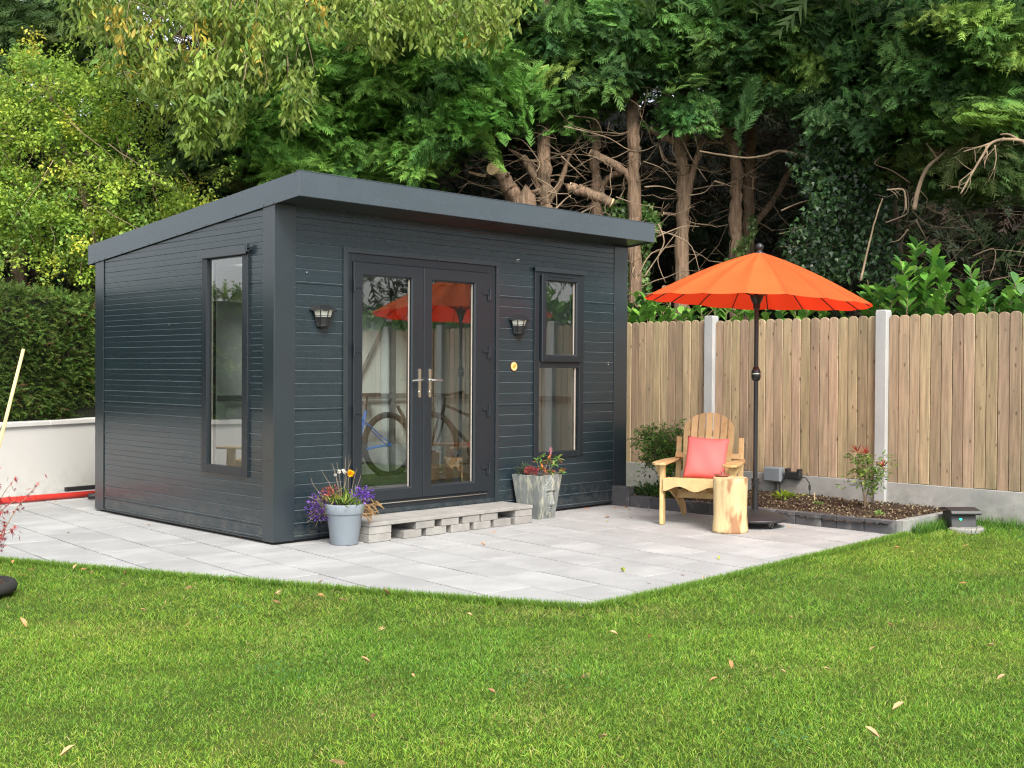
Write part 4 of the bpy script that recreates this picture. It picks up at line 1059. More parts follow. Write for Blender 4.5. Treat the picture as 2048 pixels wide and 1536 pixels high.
h = hb(0); n.add([(-h,-h,0),(h,-h,0),(h,h,0),(-h,h,0)], [(3,2,1,0)])
b_ = n.build('body', M['planter'], pe, fix=False)
MB().box(-.14,.14,-.14,.14,.34,.372).build('compost', M['soil'], pe)
ppc = np.array([2.755, -.185, .40])
P = ppc - rt*.055 + np.array([-.05,-.05,.035]) + norm(rng.normal(0,1,(520,3)))*np.array([.065,.065,.042])*rng.uniform(.6,1,(520,1))
o = build_leaves('stonecrop', [scatter(DI, P, frames(P-(ppc - rt*.055), rng.normal(0,1,(520,3))), rng.uniform(.012,.022,520), mixcol(520, [(.50,.09,.12),(.60,.22,.20),(.25,.09,.07)], (5,3,2))),
     scatter(T_leaf(wd=.05), ppc - rt*.11 + rng.normal(0,.022,(160,3)), frames(norm(rng.normal(0,.5,(160,3))+[0,0,1]), rng.normal(0,1,(160,3))), rng.uniform(.05,.11,160), mixcol(160, [(.10,.14,.09)], [1]))], M['petal'],
     label='clump of dusty pink stonecrop at the left of the face planter', cat='plant')
kp = empty('leafy_plant', (0,0,0), label='green and rust-red leafy plant with one pink flower spike in the face planter', cat='plant')
parts = []; n = MB()
for (a, b, h, k) in ((.03,0,.16,8),(.075,.02,.10,7),(.10,-.02,.13,6),(.16,0,.085,8),(.20,.01,.14,9),(.05,-.06,.05,8),(.13,-.04,.03,8),(.0,.03,.12,5),(.24,.0,.03,6)):
    c0 = ppc + rt*a + np.array([b*.7,b*.7,h]); n.tube(wiggle(ppc + rt*.06 + [0,0,-.02], c0, 5, .1), .0025, 5)
    d = norm(rng.normal(0,1,(k*2,3))*[1,1,.5] + [0,0,.35]); gr = rng.random() < .55
    parts.append(scatter(T_leaf(wd=.36, fold=.1), np.repeat(c0[None], k*2, 0) + rng.normal(0,.006,(k*2,3)), frames(d, np.tile(UPV,(k*2,1))+rng.normal(0,.3,(k*2,3))), rng.uniform(.04,.065,k*2), mixcol(k*2, [(.10,.22,.05),(.20,.28,.06),(.42,.13,.04),(.30,.08,.05)], (5,2,2,1) if (gr or h > .1) else (1,1,5,2))))
build_leaves('leaves', parts, M['leaf'], kp); 
n.tube(wiggle(ppc + rt*.11, ppc + rt*.125 + [0,0,.215], 5, .05), .0018, 4); n.build('stems', M['twig'], kp)
P = ppc + rt*.125 + [0,0,.22] + rng.normal(0,1,(120,3))*[.007,.007,.016]; build_leaves('flower_spike', [scatter(DI, P, frames(rng.normal(0,1,(120,3)), rng.normal(0,1,(120,3))), .010, mixcol(120, [(.75,.22,.32),(.8,.5,.5)], (3,1)))], M['petal'], kp)

# --- shrubs in the border
def nandina(name, base, h, spread, nst, label, cols, wts, redtop=0, lsize=.05, cat='shrub'):
    e = empty(name, tuple(base), label=label, cat=cat); parts = []; n = MB(); base = np.array(base, float)
    for s in range(nst):
        a = rng.uniform(0, 2*math.pi); top = np.array([math.cos(a), math.sin(a), 0])*spread*rng.uniform(.1,.6) + [0,0,h*rng.uniform(.55,1)]
        st_ = wiggle((0,0,0), top, 6, .08); n.tube(st_, np.linspace(.006,.0025,6), 5)
        for k in range(9):
            t_ = rng.uniform(.45, 1); p0 = st_[min(5, int(t_*5))]; b = rng.uniform(0, 2*math.pi)
            p1 = p0 + np.array([math.cos(b), math.sin(b), 0])*spread*rng.uniform(.35,.75) + [0,0,rng.uniform(-.02,.14)*h]
            tw = wiggle(p0, p1, 5, .05, sag=.08); n.tube(tw, .0014, 3)
            m_ = 17; P = tw[rng.integers(1,5,m_)] + rng.normal(0,.018,(m_,3)); d = norm((p1-p0)/np.linalg.norm(p1-p0) + rng.normal(0,.6,(m_,3)) + [0,0,-.1])
            parts.append(scatter(T_leaf(wd=.34), P + base, frames(d, np.tile(UPV,(m_,1))+rng.normal(0,.35,(m_,3))), lsize*rng.uniform(.7,1.2,m_), mixcol(m_, cols, wts)))
        if redtop and s < redtop:
            m_ = 16; d = norm(np.array([0,0,1]) + rng.normal(0,.75,(m_,3))); P = np.repeat(st_[-1][None], m_, 0)*np.array([1.15,1.15,1.02])
            parts.append(scatter(T_leaf(wd=.10, droop=-.1), P + base, frames(d, rng.normal(0,1,(m_,3))), rng.uniform(.04,.10,m_), mixcol(m_, [(.34,.05,.03),(.20,.03,.04),(.42,.12,.04)], (4,2,2))))
    o = build_leaves('leaves', parts, M['leaf'], e); o.location = -Vector(base)
    n.build('stems', M['twig'], e)
    return e
nandina('green_shrub', (4.50, -.36, .09), .86, .40, 26, 'feathery green shrub behind the wooden armchair in the border', [(.08,.18,.035),(.15,.28,.05),(.035,.08,.02)], (5,4,4))
nandina('red_tipped_shrub', (4.98, -2.30, .09), .54, .27, 4, 'small shrub with drooping green leaves and red shoots near the second fence post', [(.08,.15,.03),(.14,.24,.05),(.22,.26,.05)], (5,3,2), redtop=3, lsize=.05)
def lowplant(base, r, label, cols, wts, k=90, ls=.05, name='low_plant', upr=.5):
    base = np.array(base, float); P = base + rng.normal(0,1,(k,3))*[r*.45, r*.45, r*.12] + [0,0,.03]
    d = norm((P-base)*np.array([1,1,.5])/r + rng.normal(0,.3,(k,3)) + [0,0,upr])
    e = empty(name, tuple(base), label=label, cat='plant')
    build_leaves('leaves', [scatter(T_leaf(wd=.42), P - base, frames(d, np.tile(UPV,(k,1))+rng.normal(0,.4,(k,3))), ls*rng.uniform(.6,1.2,k), mixcol(k, cols, wts))], M['leaf'], e)
    return e
lowplant((4.35, -.33, .10), .26, 'dark leafy ground cover between the armchair and the dark wall corner', [(.03,.07,.02),(.06,.12,.03),(.10,.16,.04)], (5,3,1), 520, .055, upr=.7)
lowplant((4.55, -.62, .10), .22, 'dark leafy clump under the feathery green shrub', [(.03,.07,.02),(.06,.12,.03)], (5,3), 300, .055)
lowplant(at(1573, 998, Z=.10), .10, 'small yellow-green leaf clump on the bare soil by the parasol pole', [(.25,.34,.03),(.16,.24,.03)], (3,2), 80, .06)
lowplant(at(1615, 988, Z=.10), .07, 'small dark green seedling below the black cable connector', [(.05,.12,.03),(.09,.18,.04)], (3,2), 70, .045)
lowplant(at(1757, 1036, Z=.10), .06, 'tiny green sprout near the outer corner of the border', [(.12,.22,.05),(.2,.3,.08)], (3,2), 45, .035)
lowplant(at(1640, 1015, Z=.10), .05, 'tiny green weed in the middle of the bare soil', [(.10,.16,.04)], [1], 30, .03)
n = MB(); q = at(1629, 1002, Z=.09); n.tube([q, q+[0,0,.085]], .006, 6); tag(n.build('plant_label_stake', M['bamboo']), 'short wooden stake standing in the border soil', 'stake')

# --- electrics on the gravel board
bx = FX-.07
n = MB(); n.box(bx-.03, FX-.008, -1.130, -.930, .225, .375); e = n.build('switch_box', M['greybox'], bevel=.010, segs=2)
tag(e, 'grey weatherproof switch box fixed low on the fence behind the parasol pole', 'switch box')
MB().box(bx-.038, bx-.031, -1.125, -.935, .235, .365).build('lid', M['greybox'], e, bevel=.004)
n = MB(); n.tube([(bx,-1.06,.226),(bx,-1.06,.07)], .013, 8); n.tube(wiggle((bx,-1.10,.23),(bx-.02,-1.13,.08),5,.05), .006, 6); n.build('conduit', M['plastic_black'], e)
n = MB(); n.box(bx-.005, FX-.008, -1.34, -1.165, .265, .34); b2 = n.build('cable_connector', M['plastic_black'], bevel=.008)
tag(b2, 'black cable connector box beside the grey switch box on the fence', 'connector box')
n = MB(); n.box(bx-.01, FX-.01, -1.20, -1.175, .342, .372); n.box(bx-.01, FX-.01, -1.335, -1.31, .342, .372); n.build('clip', M['plastic_black'], b2)
n = MB(); n.tube([(bx,-1.33,.30),(bx-.01,-1.42,.29),(bx-.015,-1.46,.24),(bx-.01,-1.465,.17),(bx-.02,-1.47,.10)], .005, 6); n.tube([(bx-.015,-1.463,.22),(bx-.015,-1.466,.17)], .012, 8)
n.tube([(bx,-1.17,.29),(bx-.02,-1.12,.20),(bx-.03,-1.13,.09)], .006, 6); n.build('cable', M['plastic_black'], b2)
# outdoor socket housing on a stone at the lawn edge
q = at(1922, 1058, Z=.0)
sb = empty('socket_housing', (q[0]+.02, q[1]+.02, 0), math.radians(-42), label='black plastic housing with a small green light at the lawn edge by the fence', cat='socket housing')
n = MB(); n.prism([(-.10,0),(.12,0),(.10,.17),(-.06,.17)], (-.115,0,0), (0,1,0), (0,0,1), (1,0,0), .23); n.build('body', M['plastic_black'], sb, bevel=.008)
n = MB(); n.prism([(-.135,.165),(-.12,.195),(.0,.215),(.12,.20),(.12,.185),(-.01,.195),(-.125,.15)], (-.135,0,0), (0,1,0), (0,0,1), (1,0,0), .27); n.build('hood', M['plastic_black'], sb, bevel=.004)
gm_, t_, p_ = new_mat('green_light'); p_.inputs['Base Color'].default_value = (0,.6,.3,1); p_.inputs['Emission Color'].default_value = (.02,1,.45,1); p_.inputs['Emission Strength'].default_value = 2.0
n = MB(); n.lathe([(.010,0),(.009,.008),(0,.012)], (0,0,0), 10); lt = n.build('indicator_light', gm_, sb); lt.location = (-.03,-.082,.105); lt.rotation_euler = (math.radians(80),0,0)
n = MB(); n.prism([(.17*math.cos(a)*(1+.1*math.sin(3*a)), -.02+.15*math.sin(a)*(1+.12*math.cos(2*a))) for a in np.linspace(0,2*math.pi,18,endpoint=False)], (q[0]+.0,q[1]-.03,-.03), (1,0,0), (0,1,0), (0,0,1), .055)
sb.scale = (1, 1, .88)
tag(n.build('stepping_stone', M['block'], bevel=.012), 'rough grey stone sunk in the lawn under the black housing', 'stone')

# ------------------------------------------------------------------ rear wall, hedge, pipes
WD = norm(np.array([.914, .405, 0.])); WN = np.array([.405, -.914, 0.]); WA = np.array([-.31, 4.56, 0.])
def wp(s, o=0.0, z=0.0): q = WA + WD*s + WN*o; return np.array([q[0], q[1], z])
wl = empty('garden_wall', tuple(wp(0)), label='low white rendered wall below the clipped hedge, left of the office', cat='wall')
def wbox(s0, s1, o0, o1, z0, z1, name, mt, bevel=0):
    n = MB(); V = [wp(s, o, z) - WA for z in (z0, z1) for s, o in ((s0,o0),(s1,o0),(s1,o1),(s0,o1))]
    n.add(V, [(0,3,2,1),(4,5,6,7),(0,1,5,4),(1,2,6,5),(2,3,7,6),(3,0,4,7)]); return n.build(name, mt, wl, bevel=bevel)
wbox(-11, 7.5, -.22, 0, -.04, .735, 'wall_face', M['render'])
s = -11
while s < 7.5: wbox(s+.003, min(s+.9, 7.5)-.003, -.25, .028, .7355, .790, 'coping', M['render'], .008); s += .9
# earth behind wall and fence
n = MB(); V = [wp(-11,-.23,.70), wp(7.5,-.23,.70), wp(7.5,-2.5,.70), wp(-11,-2.5,.70), wp(-11,-.23,-.04), wp(7.5,-.23,-.04), wp(7.5,-2.5,-.04), wp(-11,-2.5,-.04)]
n.add(V, [(0,1,2,3),(0,4,5,1),(1,5,6,2),(2,6,7,3),(3,7,4,0)]); tag(n.build('bank', M['soil']), kind='structure')
hd = empty('clipped_hedge', tuple(wp(0,-.4,.7)), label='dense clipped dark green hedge on top of the white rendered wall', cat='hedge')
off = wp(0,-.4,.7)
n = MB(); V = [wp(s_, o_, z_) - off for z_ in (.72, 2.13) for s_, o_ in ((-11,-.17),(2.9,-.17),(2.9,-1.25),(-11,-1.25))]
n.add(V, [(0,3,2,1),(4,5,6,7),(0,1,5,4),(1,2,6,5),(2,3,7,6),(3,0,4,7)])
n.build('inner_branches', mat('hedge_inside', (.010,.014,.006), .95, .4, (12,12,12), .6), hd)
def hedge_pts(n, s0, s1):
    s_ = rng.uniform(s0, s1, n); top = rng.random(n) < .22
    z = np.where(top, 2.17, rng.uniform(.80, 2.19, n)); o_ = np.where(top, rng.uniform(-1.2,-.1,n), -.11)
    bulge = .05*np.sin(s_*2.3)+.03*np.sin(s_*5.1+z*4)+.035*np.sin(z*7+s_*3)
    lowgap = np.where(z < .95, -.10*np.clip((.95-z)/.12,0,1), 0)
    o_ = o_ + bulge*~top + rng.normal(0,.025,n) + lowgap*~top - .10*np.clip((z-2.0)/.2,0,1)*~top; z = z + (.03*np.sin(s_*3.1)+.02*np.sin(s_*9+o_*5)+rng.normal(0,.02,n))*top
    P = WA + WD*s_[:,None] + WN*o_[:,None]; P[:,2] = z
    d = WN*np.where(top,.25,.8)[:,None] + UPV*np.where(top,.9,.25)[:,None] + rng.normal(0,.55,(n,3))
    return P - off, d
parts = []
for k, (cnt, s0, s1, fs, TT) in enumerate(((8000, -1.3, 3.0, .092, FR_MID[0]), (5500, -1.3, 3.0, .080, FR_MID[1]), (6000, -11, -1.3, .16, FR_MID[0]))):
    P, d = hedge_pts(cnt, s0, s1); 
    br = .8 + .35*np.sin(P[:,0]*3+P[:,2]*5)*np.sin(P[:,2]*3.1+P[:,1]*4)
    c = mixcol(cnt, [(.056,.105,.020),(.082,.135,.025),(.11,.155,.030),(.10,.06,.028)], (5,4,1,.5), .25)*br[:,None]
    parts.append(scatter(TT, P, frames(d, np.tile(UPV,(cnt,1))+rng.normal(0,.5,(cnt,3))), fs*rng.uniform(.6,1.3,cnt), c))
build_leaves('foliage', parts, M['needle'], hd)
p0, p1 = at(-260, 1024, Z=.034), at(225, 984, Z=.034)
n = MB(); n.tube([p0, (p0+p1)/2+np.array([0,0,.004]), p1], .032, 14); tag(n.build('red_pipe', M['red_pipe'], smooth=True), 'long red plastic pipe lying along the foot of the white wall', 'pipe')
p0 = at(168, 992, Z=.04); p1 = at(225, 988, Z=.04); o_ = np.array([.02,-.06,0.]); n = MB(); n.tube([p0+o_, p1+o_], .030, 14); tag(n.build('black_pipe', M['plastic_black'], smooth=True), 'short black pipe on the paving at the rear corner of the office', 'pipe')
p0 = at(131, 979, Z=.085); p1 = at(225, 971, Z=.085); n = MB(); n.bar(p0, p1, .05, .045); tag(n.build('dark_batten', M['black_gap'], bevel=.004), 'dark batten resting on the red pipe against the white wall', 'batten')

# ------------------------------------------------------------------ left edge: cane, pot, maple
pot0 = at(-62, 1188, Z=.0)
e = empty('black_planting_ring', tuple(pot0), label='low black rubber planting tub with rusty leaves at the lawn edge', cat='plant tub')
n = MB(); n.lathe([(.22,0),(.265,.015),(.272,.045),(.258,.070),(.238,.074),(.222,.062),(.205,.035),(0,.035)], (0,0,0), 36); n.build('tub', M['rubber'], e, smooth=True)
P = rng.normal(0,1,(330,3))*[.09,.09,.010] + [0,0,.050]
P = P[np.hypot(P[:,0],P[:,1]) < .19]; k = len(P)
tag(build_leaves('leaf_litter', [scatter(T_leaf(wd=.6), P, frames(rng.normal(0,1,(k,3))*[1,1,.25], np.tile(UPV,(k,1))+rng.normal(0,.4,(k,3))), rng.uniform(.03,.05,k), mixcol(k, [(.35,.12,.04),(.25,.10,.05),(.45,.22,.08)], (3,3,1)))], M['leaf'], e), kind='stuff')
dpt = float((pot0-CAM) @ FW)
c0 = pot0 + [0,0,.05]; c1 = at(47, 698, depth=dpt-.1)
n = MB(); n.tube([c0, c0*.55+c1*.45+np.array([-.012,.012,0]), c1], [.013,.012,.010], 8); tag(n.build('bamboo_cane', M['bamboo'], smooth=True), 'leaning bamboo cane standing in front of the white wall', 'cane')
def T_maple():
    V = [[0,0,0]]; Fm = []
    for k, (a, L) in enumerate(((-1.9,.45),(-1.15,.75),(-.45,.95),(.0,1.05),(.45,.95),(1.15,.75),(1.9,.45))):
        i = len(V); V += [[.3*L*math.cos(a-.25), .3*L*math.sin(a-.25), .02], [L*math.cos(a), L*math.sin(a), -.12*L], [.3*L*math.cos(a+.25), .3*L*math.sin(a+.25), .02]]
        Fm += [[0,i,i+1],[0,i+1,i+2]]
    return np.array(V), np.array(Fm), np.ones(len(V))
TM = T_maple()
mp = empty('red_maple', tuple(pot0), label='small red-leaved maple at the left edge beside the bamboo cane', cat='maple'); n = MB(); parts = []
for k in range(30):
    a = rng.uniform(0, 2*math.pi); top = np.array([math.cos(a)*.24, math.sin(a)*.24, 0])*rng.uniform(.3,1.25) + [0,0,rng.uniform(.25,.80)] + rt*rng.uniform(-.05,.16)
    tw = wiggle((0,0,.06), top, 7, .1, sag=.1); n.tube(tw, np.linspace(.006,.0015,7), 5)
    m_ = 26; P = tw[rng.integers(2,7,m_)] + rng.normal(0,.035,(m_,3)); d = norm(rng.normal(0,.7,(m_,3)) + [0,0,-.8])
    parts.append(scatter(TM, P, frames(d, rng.normal(0,1,(m_,3))), rng.uniform(.022,.042,m_), mixcol(m_, [(.28,.018,.025),(.40,.05,.05),(.17,.012,.018)], (4,2,2))))
build_leaves('leaves', parts, M['leaf'], mp); n.build('twigs', M['twig'], mp)
n = MB(); n.prism(PATIO and [(-2.9,1.55),(-2.2,1.0),(-1.93,.85),(-2.04,1.14),(-2.6,1.72),(-2.9,1.85)], (0,0,.0015), (1,0,0), (0,1,0), (0,0,1), .012); tag(n.build('gravel_strip', M['edging']), kind='structure')

# ------------------------------------------------------------------ trees with visible trunks
def pxpath(pts, depth, sc_=1.0, o=(0, 0)):
    return np.array([at(o[0]+x*sc_, o[1]+y*sc_, depth=depth) for x, y in pts])
def smooth(P, m=4):
    P = np.array(P, float)
    if len(P) < 3: return P
    out = []
    for i in range(len(P)-1):
        a, b, c, d = P[max(i-1,0)], P[i], P[i+1], P[min(i+2,len(P)-1)]
        for k in range(m):
            t = k/m; out.append(.5*((2*b)+(-a+c)*t+(2*a-5*b+4*c-d)*t*t+(-a+3*b-3*c+d)*t**3))
    out.append(P[-1]); return np.array(out)
def limb(n, P, r0, r1, seg=14, knob=.06):
    P = smooth(P, 5); k = len(P); r = np.linspace(r0, r1, k)*(1+rng.normal(0, knob, k)+knob*1.2*np.sin(np.arange(k)*.9+rng.uniform(0,6)))
    if k > 8: P[1:-1] += rng.normal(0, .10*r0, (k-2, 3))
    n.tube(P, r, seg)
    if r0 > .07:      # snags and knots where branches were cut
        for q in range(5):
            i = rng.integers(2, k-2); a = rng.uniform(0, 6.28); d = norm(np.array([math.cos(a), math.sin(a), .35])); n.tube([P[i], P[i]+d*r[i]*1.3, P[i]+d*r[i]*rng.uniform(1.6,2.4)], [r[i]*.38, r[i]*.26, r[i]*.18], 7)
    return P
def dead_twigs(n, bases, outd, cnt, L, r=.006, spread=.6, up=0.0):
    """thin bare branches with forks, curving up towards their tips"""
    for _ in range(cnt):
        b = bases[rng.integers(len(bases))] ; d = norm(np.array(outd, float) + rng.normal(0, spread, 3)*[1,1,.5])
        ln = L*rng.uniform(.4, 1.3); tip = b + d*ln + [0,0,up*ln]
        tw = wiggle(b, tip, 8, .22, sag=-.12); rr = r*rng.uniform(.6,1.4); n.tube(tw, np.linspace(rr, rr*.3, 8), 4)
        for q in range(rng.integers(1, 4)):
            i = rng.integers(2, 7); d2 = norm(d + rng.normal(0,.6,3)); n.tube(wiggle(tw[i], tw[i]+d2*ln*rng.uniform(.2,.45), 5, .2), np.linspace(rr*.5, rr*.2, 5), 3)
SIX = dict(sc_=.2864, o=(1300, 180)); FIV = dict(sc_=.2441, o=(900, 250)); THR = dict(sc_=.2734, o=(1000, 0)); FOU = dict(sc_=.2734, o=(1500, 0)); SEV = dict(sc_=.2473, o=(1560, 300))
def down(P): q = P[0].copy(); q[2] = -.08; mid = P[0].copy(); mid[2] *= .5; return np.concatenate([[q], [mid], P])
def up(P, z=8.5, dx=.1): q = P[-1] + np.array([rng.normal(0,dx), rng.normal(0,dx), z-P[-1][2]]) - TO_CAM*1.1; return np.concatenate([P, [P[-1]*.6+q*.4 - TO_CAM*.35], [q]])
RIGHTW = norm(np.array([.7,-.7,0])); 
CON = [(.050,.115,.028),(.075,.150,.035),(.035,.080,.025),(.11,.17,.035)]
def crown(parent, ells, d0, d1, nb, per, L, fs, cols, wts, fine=True, up_=.05, width=.36, name='crown', mt='needle', outward=1.0):
    tips = region(nb, ells, d0, d1)
    # boughs were cut away round the sawn stubs
    for q, rr in ((at(985, 345, depth=14.9), .62), (at(1050, 340, depth=15.2), .50), (at(1185, 310, depth=15.2), .42)):
        v = tips - q; dl = np.linalg.norm(v - TO_CAM*(v @ TO_CAM)[:, None], axis=1); cl = dl < rr
        tips[cl, 2] += (rr - dl[cl]) + .12
    dirs = norm(TO_CAM[None]*outward + rng.normal(0,.62,(nb,3))*[1,1,.5] + [0,0,up_])
    col = mixcol(nb, cols, wts, .2)
    return build_leaves(name, boughs(tips, dirs, L*rng.uniform(.6,1.35,nb), int(per*1.0), fs*.78, col, fine, width*1.15), M[mt], parent)
def crown_world(parent, centre, rad, nb, per, L, fs, cols, wts, name='crown'):
    """boughs all round a trunk, out of frame or high up"""
    d = norm(rng.normal(0,1,(nb,3))); tips = np.array(centre) + d*np.array(rad)*rng.uniform(.6,1,(nb,1)); dirs = norm(d*[1,1,.2] + rng.normal(0,.2,(nb,3)))
    return build_leaves(name, boughs(tips, dirs, L*rng.uniform(.7,1.3,nb), per, fs, mixcol(nb, cols, wts, .2), False, .4), M['needle'], parent)

def tree(label, cat='conifer tree', name='conifer_tree', group='tall conifers behind the fence'):
    return empty(name, (0,0,0), label=label, cat=cat, group=group)
def finish(e, base):
    e.location = tuple(base)
    for ch in e.children: ch.location = ch.location - Vector(tuple(base))

# 1: sawn stub with its pale round face, behind the roof
t1 = tree('dense bright green conifer filling the middle, above the left half of the office roof')
n = MB(); P = pxpath([(640,720),(600,650),(520,560),(470,480),(400,385),(362,358)], 15.3, **FIV); P = np.concatenate([[ [P[0][0]+.1,P[0][1],-.1] ], P]); limb(n, P, .115, .078)
P = pxpath([(455,470),(425,400),(390,330)], 15.35, **FIV); limb(n, pxpath([(560,700),(470,560),(430,450),(415,380)], 15.45, **FIV), .06, .05)
tk = n.build('trunk', M['bark'], t1, smooth=True)
n = MB(); c = at(900+355*.2441, 250+360*.2441, depth=15.16); dd = norm(TO_CAM*.8 - RIGHTW*.45 + [0,0,.1]); n.tube([c, c+dd*.03, c+dd*.034], [.086,.084,.002], 18); n.build('sawn_face', M['cutwood'], tk)
n = MB(); tr_ = up(down(pxpath([(640,600),(650,380)], 17.0)), 8.5); limb(n, tr_, .16, .05); dead_twigs(n, tr_[1:4], TO_CAM, 18, 1.0, .007); 
dead_twigs(n, pxpath([(820,400),(900,360)], 16.5), -RIGHTW*.3+TO_CAM, 14, .7, .006, up=.3); n.build('limbs', M['bark_dark'], t1, smooth=True)
n = MB(); limb(n, pxpath([(560,270),(640,255),(700,230),(760,190)], 15.0, sc_=.2441, o=(560,330)) if False else pxpath([(738,343),(762,338),(785,330),(796,316)], 15.2), .022, .012, 8); limb(n, pxpath([(937,344),(955,349),(972,352)], 15.8), .016, .022, 8); n.build('bare_branch', M['cutwood'], t1, smooth=True)
crown(t1, [(640,170,150,120),(800,200,190,150),(885,215,90,70),(560,260,100,90),(720,320,150,50),(845,310,50,30),(975,150,80,60)], 14.2, 16.6, 330, 66, .80, .26, [(.075,.175,.030),(.115,.225,.042),(.045,.11,.024),(.16,.26,.045)], (5,4,2,1.2))
crown_world(t1, (tr_[-1][0], tr_[-1][1], 6.5), (2.2,2.2,2.2), 90, 22, 1.2, .5, CON, (4,4,3,1))
finish(t1, tr_[0])

def trunk_tree(label, paths, crowns, depth, twigs=20, seedbase=None, tcol='bark', group=None, L=1.0):
    e = tree(label, group=group or 'tall conifers behind the fence'); n = MB(); main = None; B = []
    for pts, kw, r0, r1, kind in paths:
        P = pxpath(pts, depth, **kw)
        if main is None: P = down(P)
        if kind == 'up': P = up(P)
        P = limb(n, P, r0, r1); B.append(P)
        if main is None: main = P
    tb = np.concatenate([b[len(b)//6:] for b in B]); tb = tb[(tb[:,2] > 1.9) & (tb[:,2] < 5.2)]
    n.build('trunk', M[tcol], e, smooth=True)
    for pts, kw, r0, r1, kind in paths:
        if kind == 'cut':
            P = pxpath(pts, depth, **kw); d = norm(P[-1]-P[-2]); n = MB(); n.tube([P[-1]-d*.01, P[-1]+d*.014, P[-1]+d*.016], [r1*1.0, r1*.98, .002], 16); n.build('sawn_face', M['cutwood'], e)
    if twigs:
        twigs = twigs*6//10; n = MB(); dead_twigs(n, tb, TO_CAM*.5 + RIGHTW*.5, twigs//2, L, .007, .7, .08); dead_twigs(n, tb, TO_CAM*.5 - RIGHTW*.6, twigs - twigs//2, L, .007, .7, .08); n.build('dead_twigs', M['twig'], e)
    for cr in crowns: crown(e, *cr)
    finish(e, main[0])
    return e
W4 = (4, 4, 3, 1)
trunk_tree('conifer forking into a sawn upright stub just behind the middle of the office roof',
   [([(790,760),(785,640),(778,500),(770,200)], FIV, .100, .085, 'up'), ([(765,610),(715,470),(650,350),(598,268)], FIV, .060, .052, 'cut'), ([(800,620),(900,480),(960,300),(1010,200)], FIV, .045, .02, ''), ([(700,460),(690,330),(480,195)], FIV, .012, .008, '')],
   [([(1120,105,130,80),(1060,60,110,70),(1110,215,80,30),(1050,235,60,30),(1020,180,60,60)], 14.9, 17.0, 170, 60, .75, .26, CON, W4)], 15.5, 46)
trunk_tree('rough conifer trunk standing behind the short sawn log at the office roof',
   [([(1205,800),(1200,600),(1195,420),(1180,290),(1190,100)], FIV, .085, .05, 'up'), ([(1240,560),(1270,470),(1330,410),(1400,395)], FIV, .035, .045, '')],
   [([(1210,60,120,60),(1190,150,120,50),(1250,110,110,50)], 15.0, 17.0, 110, 56, .75, .26, CON, W4)], 15.8, 30)
trunk_tree('ivy-footed conifer with a long sawn side branch pointing left',
   [([(1515,1000),(1512,800),(1510,500),(1512,230),(1500,60)], FIV, .098, .075, 'up'), ([(1500,500),(1440,390),(1300,305),(1152,226)], FIV, .055, .046, 'cut')],
   [([(1310,80,140,60),(1290,30,150,60),(1250,160,70,20)], 14.6, 16.8, 150, 60, .75, .26, CON, W4)], 15.3, 40)
trunk_tree('straight brown conifer trunk left of the parasol with a sawn arm at its top',
   [([(220,1600),(222,1370),(226,1000),(235,700),(228,520),(215,390),(260,200)], SIX, .102, .075, 'up'), ([(222,430),(160,355),(80,320),(4,276)], SIX, .062, .045, 'cut'), ([(255,760),(300,560),(335,450),(360,350)], SIX, .050, .035, ''), ([(215,1360),(150,1385),(95,1395)], SIX, .045, .05, 'cut'), ([(215,885),(160,870),(98,862)], SIX, .02, .022, 'cut'), ([(200,530),(120,500),(80,430),(60,370)], SIX, .022, .012, '')],
   [([(1412,222,70,24)], 14.5, 15.1, 20, 90, .45, .22, [(.060,.150,.045),(.085,.19,.05)], (1,1)), ([(1420,90,110,60),(1390,40,120,60)], 14.2, 16.4, 130, 60, .8, .26, CON, W4)], 15.4, 44)
trunk_tree('conifer trunk bending left at its top, directly behind the parasol tip',
   [([(605,1600),(600,1150),(600,900),(603,650),(592,450),(555,340),(490,270),(430,225)], SIX, .098, .060, 'up'), ([(590,420),(600,320),(620,200)], SIX, .035, .02, ''), ([(530,365),(430,360),(350,285)], SIX, .018, .010, '')],
   [([(1500,70,110,80),(1540,140,90,50),(1480,20,120,40)], 14.0, 16.2, 150, 60, .8, .26, CON, W4)], 15.5, 44)
trunk_tree('pale straight conifer trunk close behind the one at the parasol tip',
   [([(690,1600),(690,1100),(692,700),(700,450),(702,250),(700,60)], SIX, .088, .060, 'up'), ([(690,985),(760,900),(850,790),(950,610),(1030,430),(1062,250)], SIX, .050, .030, '')],
   [([(1610,80,110,70),(1650,140,90,40),(1600,20,130,40)], 14.2, 16.4, 150, 60, .8, .26, CON, W4)], 16.0, 44)
trunk_tree('shaded conifer right of the ivy column with low dead branches',
   [([(1810,700),(1800,560),(1780,400),(1770,200),(1775,0)], dict(), .11, .07, 'up')],
   [([(1760,90,110,70),(1720,180,110,40),(1800,235,120,40),(1760,270,90,36),(1690,30,120,40)], 14.0, 15.8, 190, 60, .8, .27, [(.035,.080,.025),(.050,.105,.030),(.025,.055,.018),(.09,.13,.04)], (4,3,4,.7)), ([(1730,245,50,26),(1660,235,40,20)], 13.6, 14.2, 12, 60, .5, .2, [(.07,.14,.05)], [1])], 15.6, 50, tcol='bark_dark')
